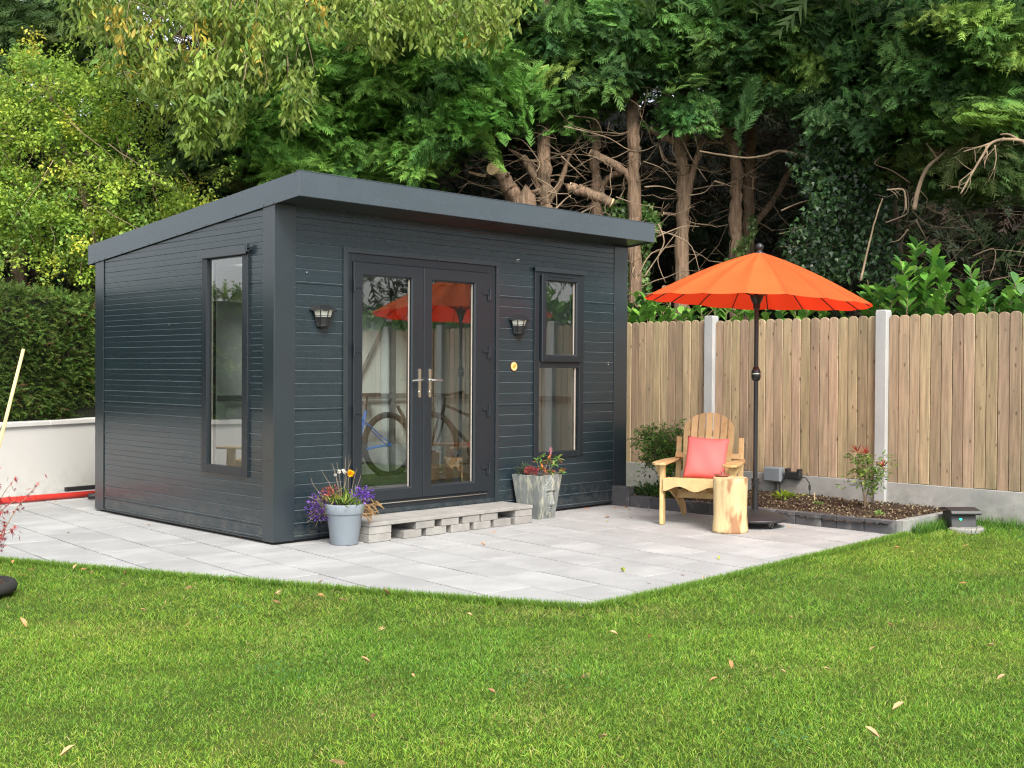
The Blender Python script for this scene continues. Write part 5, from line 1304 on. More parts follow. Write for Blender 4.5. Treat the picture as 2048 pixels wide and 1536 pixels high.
e = trunk_tree('conifer at the right edge with yellow-green fresh tips and drooping bare twigs',
   [([(2150,700),(2140,500),(2130,300),(2130,100)], dict(), .14, .09, 'up')],
   [([(1950,40,120,40),(2000,110,90,40),(1930,150,120,40),(1990,200,90,30),(1900,240,90,30),(1860,190,90,30)], 12.6, 14.6, 190, 60, .8, .27, [(.050,.110,.028),(.075,.15,.035),(.035,.075,.022)], (4,3,3)),
    ([(1930,28,70,16),(2010,55,60,24),(1985,225,60,16),(2020,95,40,18)], 12.0, 12.5, 26, 70, .6, .24, [(.11,.19,.035),(.15,.23,.045),(.07,.14,.03)], (3,2,2)),
    ([(1960,330,110,40),(1900,290,90,30),(2030,280,60,40)], 12.8, 14.4, 60, 56, .7, .26, [(.045,.09,.025),(.07,.10,.03)], (1,1))], 13.6, 40, tcol='bark_dark')

for nm_, lab_, dp_, paths_ in (('hanging_branch', 'pale bare hanging branch with forked twigs at the right edge above the laurels', 12.0, [([(1540,1420),(1590,1330),(1640,1240),(1700,1140),(1760,1050),(1860,1020),(2004,1035),(2150,1100)], FOU, .008, .020, ''), ([(1560,1110),(1640,1085),(1720,1062),(1860,1010)], FOU, .007, .012, ''), ([(1722,1070),(1735,1130),(1715,1200)], FOU, .008, .005, ''), ([(1790,1060),(1800,1160),(1780,1250)], FOU, .008, .005, ''), ([(1830,985),(1900,985),(2010,1050),(2100,1100)], FOU, .008, .014, ''), ([(1640,1240),(1580,1290),(1530,1330)], FOU, .006, .004, '')]),
                              ('hanging_branch', 'thin forked bare branch hanging left of the right-hand conifer, above the tallest laurel', 12.9, [([(1200,1536),(1232,1380),(1290,1240),(1370,1160),(1450,1095)], FOU, .030, .014, ''), ([(1370,1160),(1330,1100),(1290,1050)], FOU, .012, .008, ''), ([(1140,1536),(1135,1430),(1110,1385),(1000,1390)], FOU, .014, .007, '')])):
    n = MB()
    for pts, kw, r0, r1, kind in paths_:
        P = smooth(pxpath(pts, dp_, **kw), 4); n.tube(P, np.linspace(r0, r1, len(P)), 6)
        for q in range(5):
            i_ = rng.integers(1, len(P)); d_ = norm(rng.normal(0, 1, 3) + [0, 0, -.8]); n.tube(wiggle(P[i_], P[i_]+d_*rng.uniform(.1,.35), 4, .2), [.003,.003,.002,.001], 4)
    tag(n.build(nm_, M['twig'], smooth=True), lab_, 'branch')
# sawn log caught in the branches, long pale bough, leaning stick
n = MB(); P = pxpath([(1320,640),(1240,600),(1130,558),(1050,530),(985,512)], 15.3, **FIV); limb(n, P, .066, .070, 16, .03); d = norm(P[-1]-P[-2])
lg = n.build('sawn_log', M['cutwood'], smooth=True); lg.data.materials.clear(); lg.data.materials.append(M['bark']); tag(lg, 'short thick sawn log end sticking out left above the office roof', 'log')
for a, b in ((0, -1), (-1, 1)):
    q = P[0] if a == 0 else P[-1]; dd = -norm(P[1]-P[0]) if a == 0 else d; n = MB(); n.tube([q-dd*.005, q+dd*.016, q+dd*.018], [.068,.067,.002], 18); n.build('sawn_face', M['cutwood'], lg)
n = MB(); P = pxpath([(1460,1105),(1600,1130),(1800,1155),(1950,1135),(2050,1105),(2250,1140),(2530,1132),(2680,1112)], 14.6, **THR); limb(n, P, .010, .022, 8, .03)
tag(n.build('bare_bough', M['twig'], smooth=True), 'long thin pale bough running level across the dark trunks', 'branch')
n = MB(); limb(n, pxpath([(650,1060),(700,850),(760,600),(830,390)], 13.2, **SEV), .014, .007, 8, .03)
tag(n.build('thin_stick', M['twig'], smooth=True), 'thin straight stick leaning upright left of the tall laurel shoots', 'stick')
n = MB()
for pts, kw, dp in (([(470,920),(640,965),(800,1010),(930,1090),(1060,1110),(1160,1050)], THR, 15.0), ([(520,840),(690,880),(740,975)], THR, 15.2), ([(70,1095),(200,1150),(330,1270)], THR, 15.4), ([(435,1145),(640,1310)], THR, 15.2), ([(740,1130),(930,1220)], THR, 15.3),
    ([(950,650),(1100,625),(1220,680),(1370,760)], THR, 15.0), ([(900,560),(1050,580),(1230,620),(1390,700)], THR, 15.0), ([(1450,960),(1520,1030),(1640,1045)], THR, 15.1), ([(1060,1180),(1180,1240),(1290,1350)], THR, 15.0), ([(1170,1060),(1200,1180),(1310,1210)], THR, 15.0), ([(1060,1370),(1180,1370),(1300,1400)], THR, 15.0),
    ([(1400,1430),(1500,1400),(1580,1320)], THR, 15.0), ([(1580,1320),(1700,1370)], THR, 15.0), ([(1330,980),(1400,1150),(1500,1340)], THR, 15.0), ([(850,1440),(1000,1490),(1200,1530)], THR, 15.1), ([(280,1300),(400,1400),(420,1536)], THR, 15.2), ([(860,700),(930,620),(1000,580)], FIV, 14.9), ([(700,400),(740,300),(600,130),(480,100)], FIV, 15.2),
    ([(1640,850),(1850,900),(2000,1000),(2040,1200)], FIV, 14.9), ([(1600,1240),(1700,1080),(1860,880)], FIV, 14.7), ([(1720,800),(1760,960),(1700,1100),(1760,1290)], FIV, 14.7), ([(1690,900),(1900,830),(2048,850)], FIV, 14.8), ([(1540,1240),(1640,1060),(1840,1000)], FIV, 14.8),
    ([(0,480),(150,430),(320,390),(350,340)], SEV, 14.4), ([(0,780),(150,780),(330,745),(460,785)], SEV, 14.3), ([(0,680),(100,650),(200,600)], SEV, 14.5), ([(870,20),(760,110),(900,170),(1050,270)][::-1], SEV, 13.8), ([(860,590),(960,550),(1030,500),(1010,320),(860,310)], SEV, 13.6), ([(1040,640),(960,720),(870,750)], SEV, 13.6), ([(1060,500),(1200,600),(1400,640),(1600,660)], SEV, 13.8), ([(1300,600),(1500,520),(1750,500),(1973,530)], SEV, 13.9), ([(1560,860),(1720,800),(1740,900),(1690,1030)], SEV, 13.8), ([(1700,1040),(1973,1000)], SEV, 13.9), ([(1100,560),(1200,740)], SEV, 13.7)):
    P = smooth(pxpath(pts, dp, **kw) + rng.normal(0,.01,(len(pts),3)), 4); n.tube(P, np.linspace(.012, .004, len(P))*rng.uniform(.6,1.1), 5)
tag(n.build('dead_branches', M['twig'], smooth=True), 'tangle of thin bare branches between the conifer trunks', 'branches', kind='stuff')

# haze of fine brown twigs deep between the trunks
n = MB(); bs = region(260, [(1120,330,140,90),(1300,330,140,120),(1450,330,140,110),(1560,300,120,120),(1880,470,200,110),(1650,430,160,120)], 15.4, 17.0)
for b in bs:
    d = norm(rng.normal(0,1,3)*[1,1,.45]); L_ = rng.uniform(.3, 1.1); tw = wiggle(b, b+d*L_, 6, .25, sag=-.1); n.tube(tw, np.linspace(.006,.002,6), 3, cap=False)
tag(n.build('fine_twigs', mat('dull_twig', (.10,.068,.045), .95, .4, (9,9,9), .2)), 'fine brown twigs in the shade deep among the conifers', 'twigs', kind='stuff')

# ivy
IV = (np.array([[0,0,0],[.25,-.45,.03],[.45,-.2,0],[1,0,-.06],[.45,.2,0],[.25,.45,.03]])*1.0, np.array([[0,1,2],[0,2,3],[0,3,4],[0,4,5]]), np.array([.9,1,1,1.1,1,1.]))
def ivy(label, ells, d0, d1, cnt, size, cols, wts):
    P = region(cnt, ells, d0, d1); P += .10*np.sin(P*7.0)[:, [1,2,0]]
    d = norm(rng.normal(0,.6,(cnt,3)) + [0,0,-.7]); nn = TO_CAM + rng.normal(0,.45,(cnt,3))
    br = .85 + .4*np.sin(P[:,0]*5.3)*np.sin(P[:,2]*4.1)
    return build_leaves('ivy', [scatter(IV, P, frames(d, nn), size*rng.uniform(.6,1.2,cnt), mixcol(cnt, cols, wts, .25)*br[:,None])], M['leaf_glossy'], label=label, cat='ivy')
ivy('bright green ivy climbing the trunk beside the right end of the office roof', [(1255,415,40,28),(1270,500,30,60),(1262,560,22,50),(1275,450,30,30)], 15.35, 15.65, 1700, .07, [(.10,.20,.04),(.06,.13,.03),(.16,.27,.06)], (4,3,2))
ivy('sparse ivy on the trunk directly behind the parasol tip', [(1480,480,16,26),(1470,520,20,20),(1488,440,8,30)], 15.2, 15.4, 380, .06, [(.07,.13,.03),(.12,.19,.05)], (3,2))
ivy('tall dark column of ivy right of the trunks above the parasol', [(1640,330,45,110),(1680,440,70,110),(1720,350,70,90),(1640,500,60,60),(1760,520,50,80),(1700,280,70,50)], 13.9, 15.2, 8500, .068, [(.026,.064,.021),(.040,.09,.026),(.016,.036,.015),(.08,.14,.04)], (5,3,3,.6))

# ------------------------------------------------------------------ broadleaf trees on the left
def spray_leaves(tips, dirs, L, per, T, lsize, cols, wts, hang=0.0, spread=.06, normal_up=1.0):
    """leafy twigs: leaves set along each twig"""
    k = len(tips); t = rng.random((k, per)); P = tips[:,None] - dirs[:,None]*(L[:,None]*t)[...,None] + rng.normal(0, spread, (k, per, 3))
    d = dirs[:,None]*.5 + rng.normal(0,.7,(k,per,3)); d[...,2] = d[...,2]*(1-hang) - hang*1.3
    nn = UPV*normal_up + TO_CAM*.4 + rng.normal(0,.6,(k,per,3)); m_ = k*per
    cc = np.repeat(mixcol(k, cols, wts, .18)[:,None], per, 1).reshape(-1,3)*rng.uniform(.75,1.25,(m_,1))
    return scatter(T, P.reshape(-1,3), frames(d.reshape(-1,3), nn.reshape(-1,3)), lsize*rng.uniform(.6,1.2,m_), cc)
yt = empty('golden_green_tree', (0,0,0), label='bright yellow-green small-leaved tree above the hedge at the left', cat='tree')
base = at(250, 900, depth=14.6); base[2] = .6
n = MB(); TR = np.array([base, at(190, 470, depth=14.6), at(120, 280, depth=14.5), at(90, 150, depth=14.4)]); limb(n, TR, .06, .018, 10)
k = 640; tips = region(k, [(90,300,170,200),(200,250,130,130),(280,430,110,90),(90,470,170,80),(200,520,130,50),(50,180,110,80),(360,390,50,50),(-80,330,120,200)], 13.6, 15.4)
dirs = norm(TO_CAM*.5 + rng.normal(0,.7,(k,3))*[1,1,.5] + [0,0,.1]); Ls = rng.uniform(.25,.6,k)
for i in range(0, k, 4):
    b = TR[rng.integers(1,4)]*.3 + (tips[i]-dirs[i]*Ls[i])*.7; n.tube(wiggle(b, tips[i], 6, .12), np.linspace(.007,.0018,6), 4, cap=False)
n.build('trunk', M['twig'], yt, smooth=True)
TL2 = (np.array([[0,0,0],[.45,-.30,.06],[.5,0,-.03],[.45,.30,.06],[1,0,-.08]]), np.array([[0,1,2],[0,2,3],[1,4,2],[2,4,3]]), np.array([.95,1.05,.95,1.05,1]))
YC = [(.22,.335,.045),(.31,.41,.06),(.135,.24,.04),(.44,.45,.06)]
build_leaves('crown', [spray_leaves(tips, dirs, Ls, 84, TL2, .054, YC, (5,3.5,4,.7))], M['leaf'], yt); finish(yt, base)

ch = empty('cherry_tree', (0,0,0), label='tree with long drooping leaves turning orange, hanging over from the top left', cat='tree')
base = np.array([4.7, 5.3, .5])
n = MB(); TR = np.array([base, base+[-.1,-.1,2.5], base+[-.6,.1,4.6], base+[-1.6,-.2,6.8]]); limb(n, TR, .16, .05, 12)
k = 400; tips = region(k, [(330,90,170,90),(420,220,90,80),(250,30,150,50),(520,90,80,70),(620,40,130,45),(780,70,90,55),(780,25,140,35),(900,60,110,55),(960,30,90,40),(560,190,45,60),(585,240,30,30),(400,270,45,45),(470,160,50,40),(350,180,80,60)], 12.8, 14.3)
hi = rng.random(k) < .5
dirs = norm(rng.normal(0,.35,(k,3)) + TO_CAM*.25 + [0,0,-.9]); Ls = rng.uniform(.25,.65,k)
for i in range(0, k, 3):
    b = tips[i] - dirs[i]*Ls[i]; src = TR[3] if i % 2 else TR[2]
    n.tube(wiggle(b + norm(src-b)*rng.uniform(.4,1.0), b, 5, .15), np.linspace(.008,.004,5), 4, cap=False); n.tube(wiggle(b, tips[i], 5, .12), np.linspace(.004,.0015,5), 4, cap=False)
n.build('trunk', M['twig'], ch, smooth=True)
CT = T_leaf(wd=.34, fold=.10, droop=.10)
CC = [(.16,.23,.04),(.22,.29,.055),(.11,.18,.035),(.42,.35,.06),(.42,.22,.07)]
cr_ = [spray_leaves(tips, dirs, Ls, 36, CT, .112, CC, (6,5,3.5,.9,.12), hang=.75, spread=.055, normal_up=.2)]
tips = rng.uniform([-.5,4.2,6.2],[5.5,7.2,8.2],(120,3)); dirs = norm(rng.normal(0,.5,(120,3))+[0,0,-.5]); cr_.append(spray_leaves(tips, dirs, np.full(120,.6), 20, CT, .2, CC, (6,4,4,1,.6), hang=.6, spread=.12))
build_leaves('crown', cr_, M['leaf'], ch); finish(ch, base)

t0 = tree('dark conifer behind the yellow-green tree in the top left corner'); b0 = at(40, 500, depth=17.5); n = MB(); P = up(down(np.array([b0, at(40,150,depth=17.5)])), 8.5); limb(n, P, .15, .06); n.build('trunk', M['bark_dark'], t0, smooth=True)
crown(t0, [(60,50,130,80),(200,110,110,60),(420,330,110,90),(460,230,80,80),(-60,140,100,120)], 15.8, 17.2, 190, 44, .8, .30, [(.030,.060,.018),(.045,.08,.022),(.06,.085,.02)], (4,3,1)); finish(t0, P[0])

# ------------------------------------------------------------------ laurels over the fence
LT = T_leaf(wd=.50, fold=.07, droop=.12); LT[0][4:7, 0] = .76; LT[0][4, 1] *= 1.25; LT[0][6, 1] *= 1.25
def laurel(label, base, tops, cols=((.10,.24,.035),(.16,.33,.05),(.05,.13,.03)), wts=(4,3,3), ls=.15):
    e = empty('laurel_shrub', tuple(base), label=label, cat='laurel shrub', group='laurel shrubs showing above the fence'); base = np.array(base, float); parts = []; n = MB()
    for tp_ in tops:
        tp_ = np.array(tp_, float); st_ = wiggle(base + rng.normal(0,.08,3)*[1,1,0], tp_, 8, .06); n.tube(st_-base, np.linspace(.012,.004,8), 5)
        nl = 46; t = 1 - rng.beta(1.0, 2.2, nl)*.75; q = st_[0] + (tp_-st_[0])*t[:,None]; i = np.clip((t*7).astype(int), 0, 6); q = st_[i]*(1-(t*7-i))[:,None] + st_[i+1]*(t*7-i)[:,None]
        ph = np.arange(nl)*2.4; el = .05 + .85*t; d = np.stack([np.cos(ph)*np.cos(el), np.sin(ph)*np.cos(el), np.sin(el)], -1) + rng.normal(0,.12,(nl,3))
        parts.append(scatter(LT, q-base, frames(d, np.tile(UPV,(nl,1))+rng.normal(0,.2,(nl,3))), ls*rng.uniform(.75,1.15,nl), mixcol(nl, cols, wts)*(.75+.45*t)[:,None]**0))
    build_leaves('leaves', parts, M['leaf_glossy'], e); n.build('stems', M['bark'], e); return e
def tops(px_list, X0=5.95): return [at(x, y_, X=X0 + rng.uniform(-.05, .45)) for x, y_ in px_list]
def base_of(x, X0=6.2): q = at(x, 640, X=X0); q[2] = 0; return q
laurel('laurel in the gap between the office corner and the parasol', base_of(1285), tops([(1270,585),(1290,600),(1262,615),(1310,612),(1325,622),(1280,630),(1345,618)]))
laurel('laurel low behind the left half of the parasol', base_of(1420), tops([(1380,622),(1400,614),(1430,620),(1455,612),(1480,618),(1500,622),(1365,626)]), ls=.14)
laurel('laurel low behind the right half of the parasol', base_of(1590), tops([(1530,615),(1560,610),(1590,606),(1615,612),(1640,604),(1665,600),(1690,596)]), ls=.14)
laurel('laurel just right of the parasol rim above the second fence post', base_of(1755), tops([(1735,560),(1755,575),(1765,592),(1725,588),(1790,572),(1745,600)]))
laurel('tallest laurel, with shoots far above the fence at the right', base_of(1850), tops([(1800,520),(1832,496),(1870,505),(1885,540),(1850,560),(1815,570),(1895,575),(1840,590),(1870,600),(1810,600)]), ls=.165)
laurel('laurel with upright yellowish shoots right of the tallest one', base_of(1950), tops([(1940,540),(1955,570),(1925,568),(1975,580),(1960,600),(1990,606),(1930,600),(2005,605)]), ls=.155)
laurel('laurel at the right edge of the photo behind the fence', base_of(2050), tops([(2030,566),(2045,590),(2020,600),(2070,580),(2040,610),(2095,590)]))
# the same laurels go on beyond the frame, as one mass
k = 5200; P = np.stack([rng.uniform(5.85, 6.8, k), rng.uniform(-13, -3.6, k), rng.uniform(.8, 2.25, k)], -1); P[:,2] += .18*np.sin(P[:,1]*3.1)+.1*np.sin(P[:,1]*7.7)
build_leaves('laurel_thicket', [scatter(LT, P, frames(rng.normal(0,.7,(k,3))+UPV*.7, UPV+rng.normal(0,.5,(k,3))), .15*rng.uniform(.7,1.2,k), mixcol(k, ((.10,.24,.035),(.16,.33,.05),(.05,.13,.03)), (4,3,3)))], M['leaf_glossy'], label='laurel growth behind the fence beyond the right edge, mirrored in the door panes', cat='laurel', kind='stuff')

# ------------------------------------------------------------------ dark wood behind everything
def cards(n_, pts, size, cols, wts):
    d = rng.normal(0,1,(n_,3)); return scatter(FR_MID[0], pts, frames(d, rng.normal(0,1,(n_,3))), size*rng.uniform(.6,1.4,n_), mixcol(n_, cols, wts, .3))
DK = [(.016,.028,.012),(.028,.040,.018),(.030,.022,.014)]  # near-black tones put the deep shade between the trees into the colour
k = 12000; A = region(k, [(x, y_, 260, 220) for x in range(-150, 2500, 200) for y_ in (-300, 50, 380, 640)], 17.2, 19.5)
k2 = 2800; Bp = np.stack([rng.uniform(7.4,9.8,k2), rng.uniform(-16,-4.5,k2), rng.uniform(.1,7.5,k2)], -1)
k3 = 2600; Cp = np.concatenate([region(k3//2, [(x, -200, 160, 90) for x in range(0, 2400, 250)], 15.5, 18.5), np.stack([rng.uniform(6.3,9.0,k3//2), rng.uniform(-5,4,k3//2), rng.uniform(5.6,8.0,k3//2)], -1)])
parts = [cards(k, A, .54, DK, (4,3,3)), cards(k2, Bp, .5, DK + [(.05,.09,.03)], (4,3,1,2)), cards(len(Cp), Cp, .55, [(.035,.07,.022),(.05,.09,.025)], (1,1))]
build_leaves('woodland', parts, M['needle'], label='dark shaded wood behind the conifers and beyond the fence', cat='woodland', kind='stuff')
# a low bank of undergrowth closes the view, tree shade put into its colour
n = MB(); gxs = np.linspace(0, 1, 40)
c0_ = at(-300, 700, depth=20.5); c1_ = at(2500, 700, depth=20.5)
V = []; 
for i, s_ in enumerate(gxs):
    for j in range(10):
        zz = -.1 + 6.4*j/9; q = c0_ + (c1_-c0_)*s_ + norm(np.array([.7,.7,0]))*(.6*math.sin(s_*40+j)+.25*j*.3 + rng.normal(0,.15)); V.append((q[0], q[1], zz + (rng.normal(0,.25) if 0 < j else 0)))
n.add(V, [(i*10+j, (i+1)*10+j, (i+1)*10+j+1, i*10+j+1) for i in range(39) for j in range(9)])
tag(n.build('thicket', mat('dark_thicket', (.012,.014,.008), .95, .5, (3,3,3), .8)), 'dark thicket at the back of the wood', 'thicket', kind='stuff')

# ------------------------------------------------------------------ lawn
def inside_poly(x, y_, poly):
    r = np.zeros(len(x), bool)
    for i in range(len(poly)):
        a, b = poly[i], poly[(i+1)%len(poly)]
        if a[1] == b[1]: continue
        r ^= ((a[1] > y_) != (b[1] > y_)) & (x < (b[0]-a[0])*(y_-a[1])/(b[1]-a[1]) + a[0])
    return r
nx, ny = 120, 110; gx = np.linspace(-12, 5.49, nx); gy = np.linspace(-16, 4.0, ny); GX, GY = np.meshgrid(gx, gy, indexing='ij')
GZ = .004*np.sin(GX*1.7)+.004*np.sin(GY*2.3+GX) - .022
idx = np.arange(nx*ny).reshape(nx, ny); q = np.stack([idx[:-1,:-1], idx[1:,:-1], idx[1:,1:], idx[:-1,1:]], -1).reshape(-1,4)
o = link('lawn', fast_mesh('lawn', np.stack([GX,GY,GZ],-1).reshape(-1,3), q), mat('lawn_turf', (.050,.082,.014), .95, .35, (9,9,9), .8, (60,60,60), col2=(.085,.105,.022), c2scale=(2.2,2.2,2.2), bdist=.02, spec=.1)); tag(o, kind='structure')
def lawn_mask(x, y_):
    m_ = ~inside_poly(x, y_, PATIO) & (x < 5.44)
    m_ &= ~((x > 4.05) & (y_ > -3.06)); m_ &= ~(np.hypot(x-pot0[0], y_-pot0[1]) < .25)
    s_ = (x-WA[0])*WN[0] + (y_-WA[1])*WN[1]; m_ &= s_ > .05
    m_ &= ~((np.abs(x-q_[0]) < .15) & (np.abs(y_-q_[1]+.03) < .13)) 
    return m_
q_ = at(1922, 1058, Z=.0)
def blades(n_, dmin, dmax, hmin, hmax, wd, tmpl, p0=-160, p1=2210):
    px = rng.uniform(p0, p1, n_); inv = rng.uniform(1/dmax**1.0, 1/dmin**1.0, n_); dep = 1/inv
    # even spread over the ground between two depths
    dep = np.sqrt(rng.uniform(dmin**2, dmax**2, n_)); lat = (px-1024)/F_PX*dep
    x = CAM[0] + .708*dep + .706*lat; y_ = CAM[1] + .706*dep - .708*lat
    ok = lawn_mask(x, y_); x, y_ = x[ok], y_[ok]; k = len(x)
    pat = .5 + .25*np.sin(x*1.9+np.sin(y_*1.3)*1.5) + .25*np.sin(y_*2.3+x*.7+1) ; pat2 = .5+.3*np.sin(x*6.1+2*np.sin(y_*4.3))*np.sin(y_*5.7+1.3*np.sin(x*3.1))+.2*np.sin(x*23+3*np.sin(y_*17))*np.sin(y_*21+2*np.sin(x*13))
    d = np.stack([rng.normal(0,.9,k), rng.normal(0,.9,k), np.ones(k)], -1)
    c = mixcol(k, [(.100,.190,.022),(.155,.255,.030),(.060,.138,.018),(.30,.27,.11),(.21,.25,.035)], (5,4,3.5,.6,.9), .17)
    c = c*(.80+.26*pat+.34*pat2)[:,None]*np.stack([1+.22*(pat-.5), np.ones(k), np.ones(k)], -1)
    thin = np.clip(np.sin(x*2.7+1.1*np.sin(y_*3.9)+2.0)*np.sin(y_*3.3+1.7*np.sin(x*2.1))-.5, 0, 1)*.55     # thin, strawy spots
    straw = (rng.random(k) < thin)[:,None]; c = np.where(straw, c*.35 + np.array([.20,.165,.065])*rng.uniform(.7,1.1,(k,1)), c)
    P = np.stack([x, y_, np.full(k, -.020)], -1); edge = np.where((x > 4.9) | ((x > 4.2) & (y_ > -3.35)), 1.5, 1.0)
    fr_g = frames(d, rng.normal(0,1,(k,3))); hh_ = rng.uniform(hmin, hmax, k)*(.75+.4*pat2)*edge
    return scatter(tmpl, P, fr_g, hh_, c)
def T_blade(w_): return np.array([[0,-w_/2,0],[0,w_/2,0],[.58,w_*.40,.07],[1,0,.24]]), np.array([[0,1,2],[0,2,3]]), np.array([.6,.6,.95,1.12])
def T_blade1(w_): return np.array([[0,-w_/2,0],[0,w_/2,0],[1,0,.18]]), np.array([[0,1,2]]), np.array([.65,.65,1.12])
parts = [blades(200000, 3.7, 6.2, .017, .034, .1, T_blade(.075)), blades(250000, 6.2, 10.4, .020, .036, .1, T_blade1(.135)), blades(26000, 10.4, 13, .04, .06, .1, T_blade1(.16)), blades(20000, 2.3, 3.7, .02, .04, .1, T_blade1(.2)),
         blades(60000, 2.5, 11, .025, .042, .1, T_blade1(.22), -1500, -160), blades(80000, 2.5, 13, .025, .042, .1, T_blade1(.22), 2210, 4200)]
def shag(n_, x, y_):
    k = len(x); d = np.stack([rng.normal(0,.35,k), rng.normal(0,.35,k), np.ones(k)], -1)
    return scatter(T_blade1(.07), np.stack([x, y_, np.full(k,-.02)], -1), frames(d, rng.normal(0,1,(k,3))), rng.uniform(.06,.14,k), mixcol(k, [(.055,.13,.02),(.10,.20,.03),(.035,.09,.015)], (4,3,3)))
k = 5000; x = rng.uniform(4.7, 5.47, k); y_ = rng.uniform(-4.4, -3.05, k); w_ = rng.random(k) < np.exp(-((5.47-x)/.22)); x, y_ = x[w_], y_[w_]; parts.append(shag(0, x, y_))
ex_, ey_, ez_ = [], [], []
for a_, b_ in zip(EDGE[:-1], EDGE[1:]):
    L_ = math.hypot(b_[0]-a_[0], b_[1]-a_[1]); kk = int(L_*2600); t_ = rng.random(kk); off_ = rng.normal(.006,.012,kk); nx_, ny_ = (b_[1]-a_[1])/L_, -(b_[0]-a_[0])/L_
    ex_.append(a_[0]+(b_[0]-a_[0])*t_+nx_*off_); ey_.append(a_[1]+(b_[1]-a_[1])*t_+ny_*off_)
ex_ = np.concatenate(ex_); ey_ = np.concatenate(ey_); kk = len(ex_)
parts.append(scatter(T_blade1(.13), np.stack([ex_, ey_, np.full(kk,-.02)], -1), frames(np.stack([rng.normal(.15,.55,kk), rng.normal(.15,.55,kk), np.ones(kk)],-1), rng.normal(0,1,(kk,3))), rng.uniform(.035,.062,kk), mixcol(kk, [(.075,.15,.02),(.12,.20,.028)], (1,1), .2)))
k = 1400; x = rng.uniform(4.35, 5.45, k); y_ = rng.uniform(-3.16, -3.05, k); parts.append(shag(0, x, y_))
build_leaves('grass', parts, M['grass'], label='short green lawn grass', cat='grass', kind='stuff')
# clover patches
parts = []
for cx_, cy_ in (at(480,1225,Z=0)[:2], at(1080,1365,Z=0)[:2], at(560,1350,Z=0)[:2], at(1540,1480,Z=0)[:2]):
    k = 110; x = cx_+rng.normal(0,.12,k); y_ = cy_+rng.normal(0,.11,k); d = rng.normal(0,1,(k,3))*[1,1,.3]
    parts.append(scatter(TL2, np.stack([x,y_,rng.uniform(.015,.035,k)],-1), frames(d, np.tile(UPV,(k,1))+rng.normal(0,.3,(k,3))), rng.uniform(.014,.024,k), mixcol(k, [(.055,.14,.035),(.08,.18,.04)], (1,1))))
build_leaves('clover', parts, M['leaf'], label='patches of blue-green clover in the lawn', cat='clover', kind='stuff')

# ------------------------------------------------------------------ fallen leaves
FLM = {}
def fallen(px, py, size, col, z=None, where='lawn'):
    key = (col, where)
    P = at(px, py, Z=.022 if where == 'lawn' else .006); size *= .92
    T = TM if size > .04 and rng.random() < .5 else T_leaf(wd=.5, fold=.22, droop=-.2)
    v, f, _ = T; v = v*size*np.array([1,1,1.4]); v = v + np.array([-size*.5,0,0]); v[:,2] += .10*size*np.sin(v[:,0]/size*4)
    me = bpy.data.meshes.new('fallen_leaf'); me.from_pydata([tuple(q) for q in v], [], [tuple(int(i) for i in q) for q in f]); me.update()
    if key not in FLM: FLM[key] = mat('dry_leaf', col, .7, .25, (30,30,30), .2)
    o = link('fallen_leaf', me, FLM[key]); o.location = tuple(P); o.rotation_euler = (rng.normal(0,.25), rng.normal(0,.25), rng.uniform(0,6.28))
    LM = [((-2.1,-.6),'near the black tub'),((-1.3,-.6),'by the curved patio edge'),((-.3,-2.6),'by the front corner of the patio'),((2.3,-3.3),'by the straight patio edge'),((4.6,-3.4),'by the black socket housing'),((-3.4,-3.2),'in the left foreground'),((-1.6,-4.2),'in the middle foreground'),((.6,-4.6),'in the right foreground'),((2.6,-4.2),'on the open lawn at the right')] if where == 'lawn' else \
         [((.6,-.6),'near the grey flower pot'),((1.8,-.8),'in front of the doorstep'),((3.2,-.4),'at the foot of the face planter'),((4.0,-.35),'by the border corner block'),((3.2,-1.6),'around the wooden armchair'),((1.5,-2.6),'near its front edge'),((-.5,1.5),'beside the side wall of the office'),((.2,4.2),'along the red pipe')]
    near = min(LM, key=lambda q: math.hypot(q[0][0]-P[0], q[0][1]-P[1]))[1]
    nm = {(.50,.24,.10):'orange-brown', (.44,.29,.14):'pale tan', (.28,.13,.07):'dark brown', (.35,.38,.06):'yellow-green'}[col]
    if where == 'lawn': tag(o, nm + ' dry leaf on the lawn ' + near, 'fallen leaf', 'fallen leaves scattered on the lawn')
    else: tag(o, nm + ' dry leaf on the paving ' + near, 'fallen leaf', 'fallen leaves scattered on the paving')
OB, TAN, DB, YG = (.50,.24,.10), (.44,.29,.14), (.28,.13,.07), (.35,.38,.06)
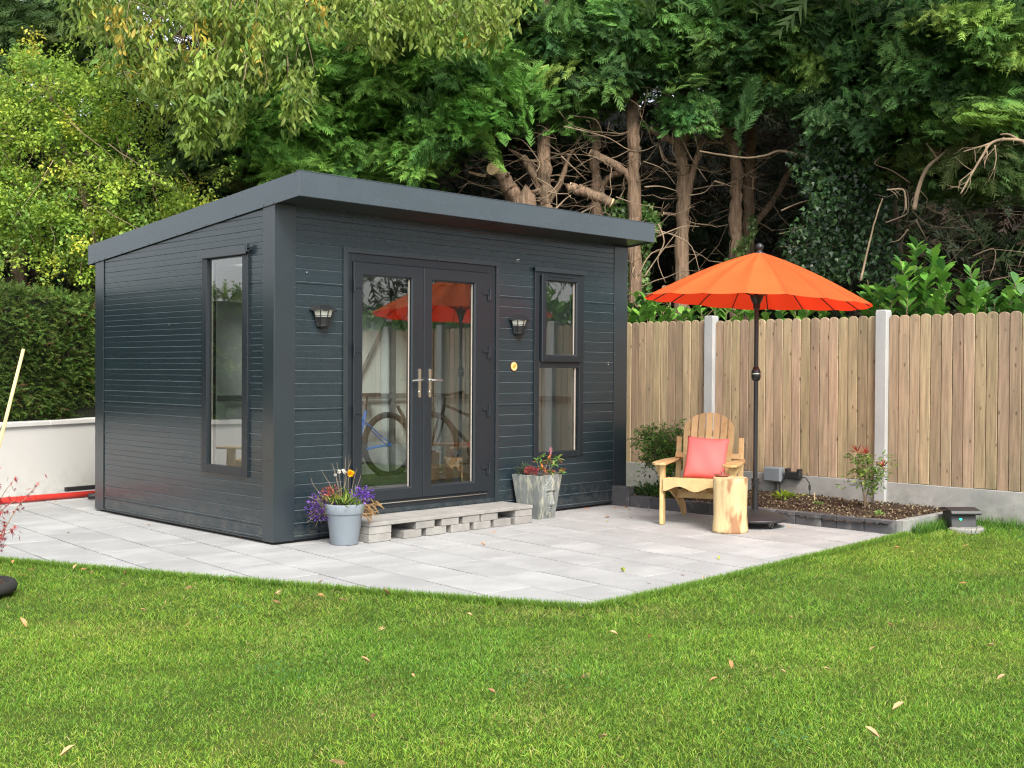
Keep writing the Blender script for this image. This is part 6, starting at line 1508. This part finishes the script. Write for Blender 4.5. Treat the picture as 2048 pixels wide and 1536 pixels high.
for x, y_, s_, c in ((46,1248,.07,OB),(135,1505,.06,TAN),(677,1530,.07,TAN),(287,1222,.045,TAN),(248,1172,.05,TAN),(150,1135,.05,TAN),(168,1136,.055,OB),(250,1147,.05,OB),(46,1150,.05,OB),(62,1137,.05,OB),(182,1142,.05,DB),(25,1125,.04,OB),(558,1181,.05,TAN),(555,1203,.05,DB),(380,1174,.06,DB),(462,1158,.05,OB),(641,1165,.045,TAN),(685,1196,.06,DB),(773,1186,.06,DB),(640,1188,.045,OB),(731,1322,.055,TAN),(762,1254,.045,TAN),(827,1352,.03,TAN),(746,1436,.05,TAN),(884,1492,.05,TAN),(984,1385,.045,DB),(1172,1348,.05,DB),(1300,1274,.04,OB),(1228,1267,.045,TAN),(1400,1187,.04,YG),(1408,1155,.035,TAN),(1461,1331,.05,OB),(1427,1360,.04,OB),(1462,1357,.045,OB),(1566,1344,.035,TAN),(1744,1468,.065,TAN),(1796,1415,.06,TAN),(1205,1475,.05,TAN),(1926,1165,.05,OB),(1980,1292,.045,TAN),(2002,1356,.045,TAN),(1793,1096,.05,OB),(1930,1090,.05,OB),(1823,1102,.045,YG),(1745,1298,.04,TAN),(1655,1340,.04,TAN),(1780,1250,.035,DB),(457,1424,.04,TAN),(940,1230,.035,TAN),(1580,1235,.035,TAN)):
    fallen(x, y_, s_, c)
for x, y_, s_, c in ((1173,1017,.055,OB),(1228,1015,.06,OB),(1250,1015,.055,OB),(1290,1013,.05,OB),(1258,1021,.04,YG),(1215,1034,.05,DB),(1215,1042,.03,YG),(1297,1022,.03,DB),(1262,1036,.025,DB),(1143,1030,.02,OB),(1190,1061,.02,DB),(985,1063,.05,OB),(966,1089,.05,OB),(1248,1142,.07,YG),(1297,1165,.055,YG),(1365,1149,.05,OB),(1437,1117,.05,YG),(1578,1054,.03,OB),(298,1050,.03,OB),(136,1066,.03,DB),(110,1003,.05,OB),(52,998,.05,OB),(1420,1043,.05,DB),(480,1075,.03,DB)):
    fallen(x, y_, s_, c, where='paving')
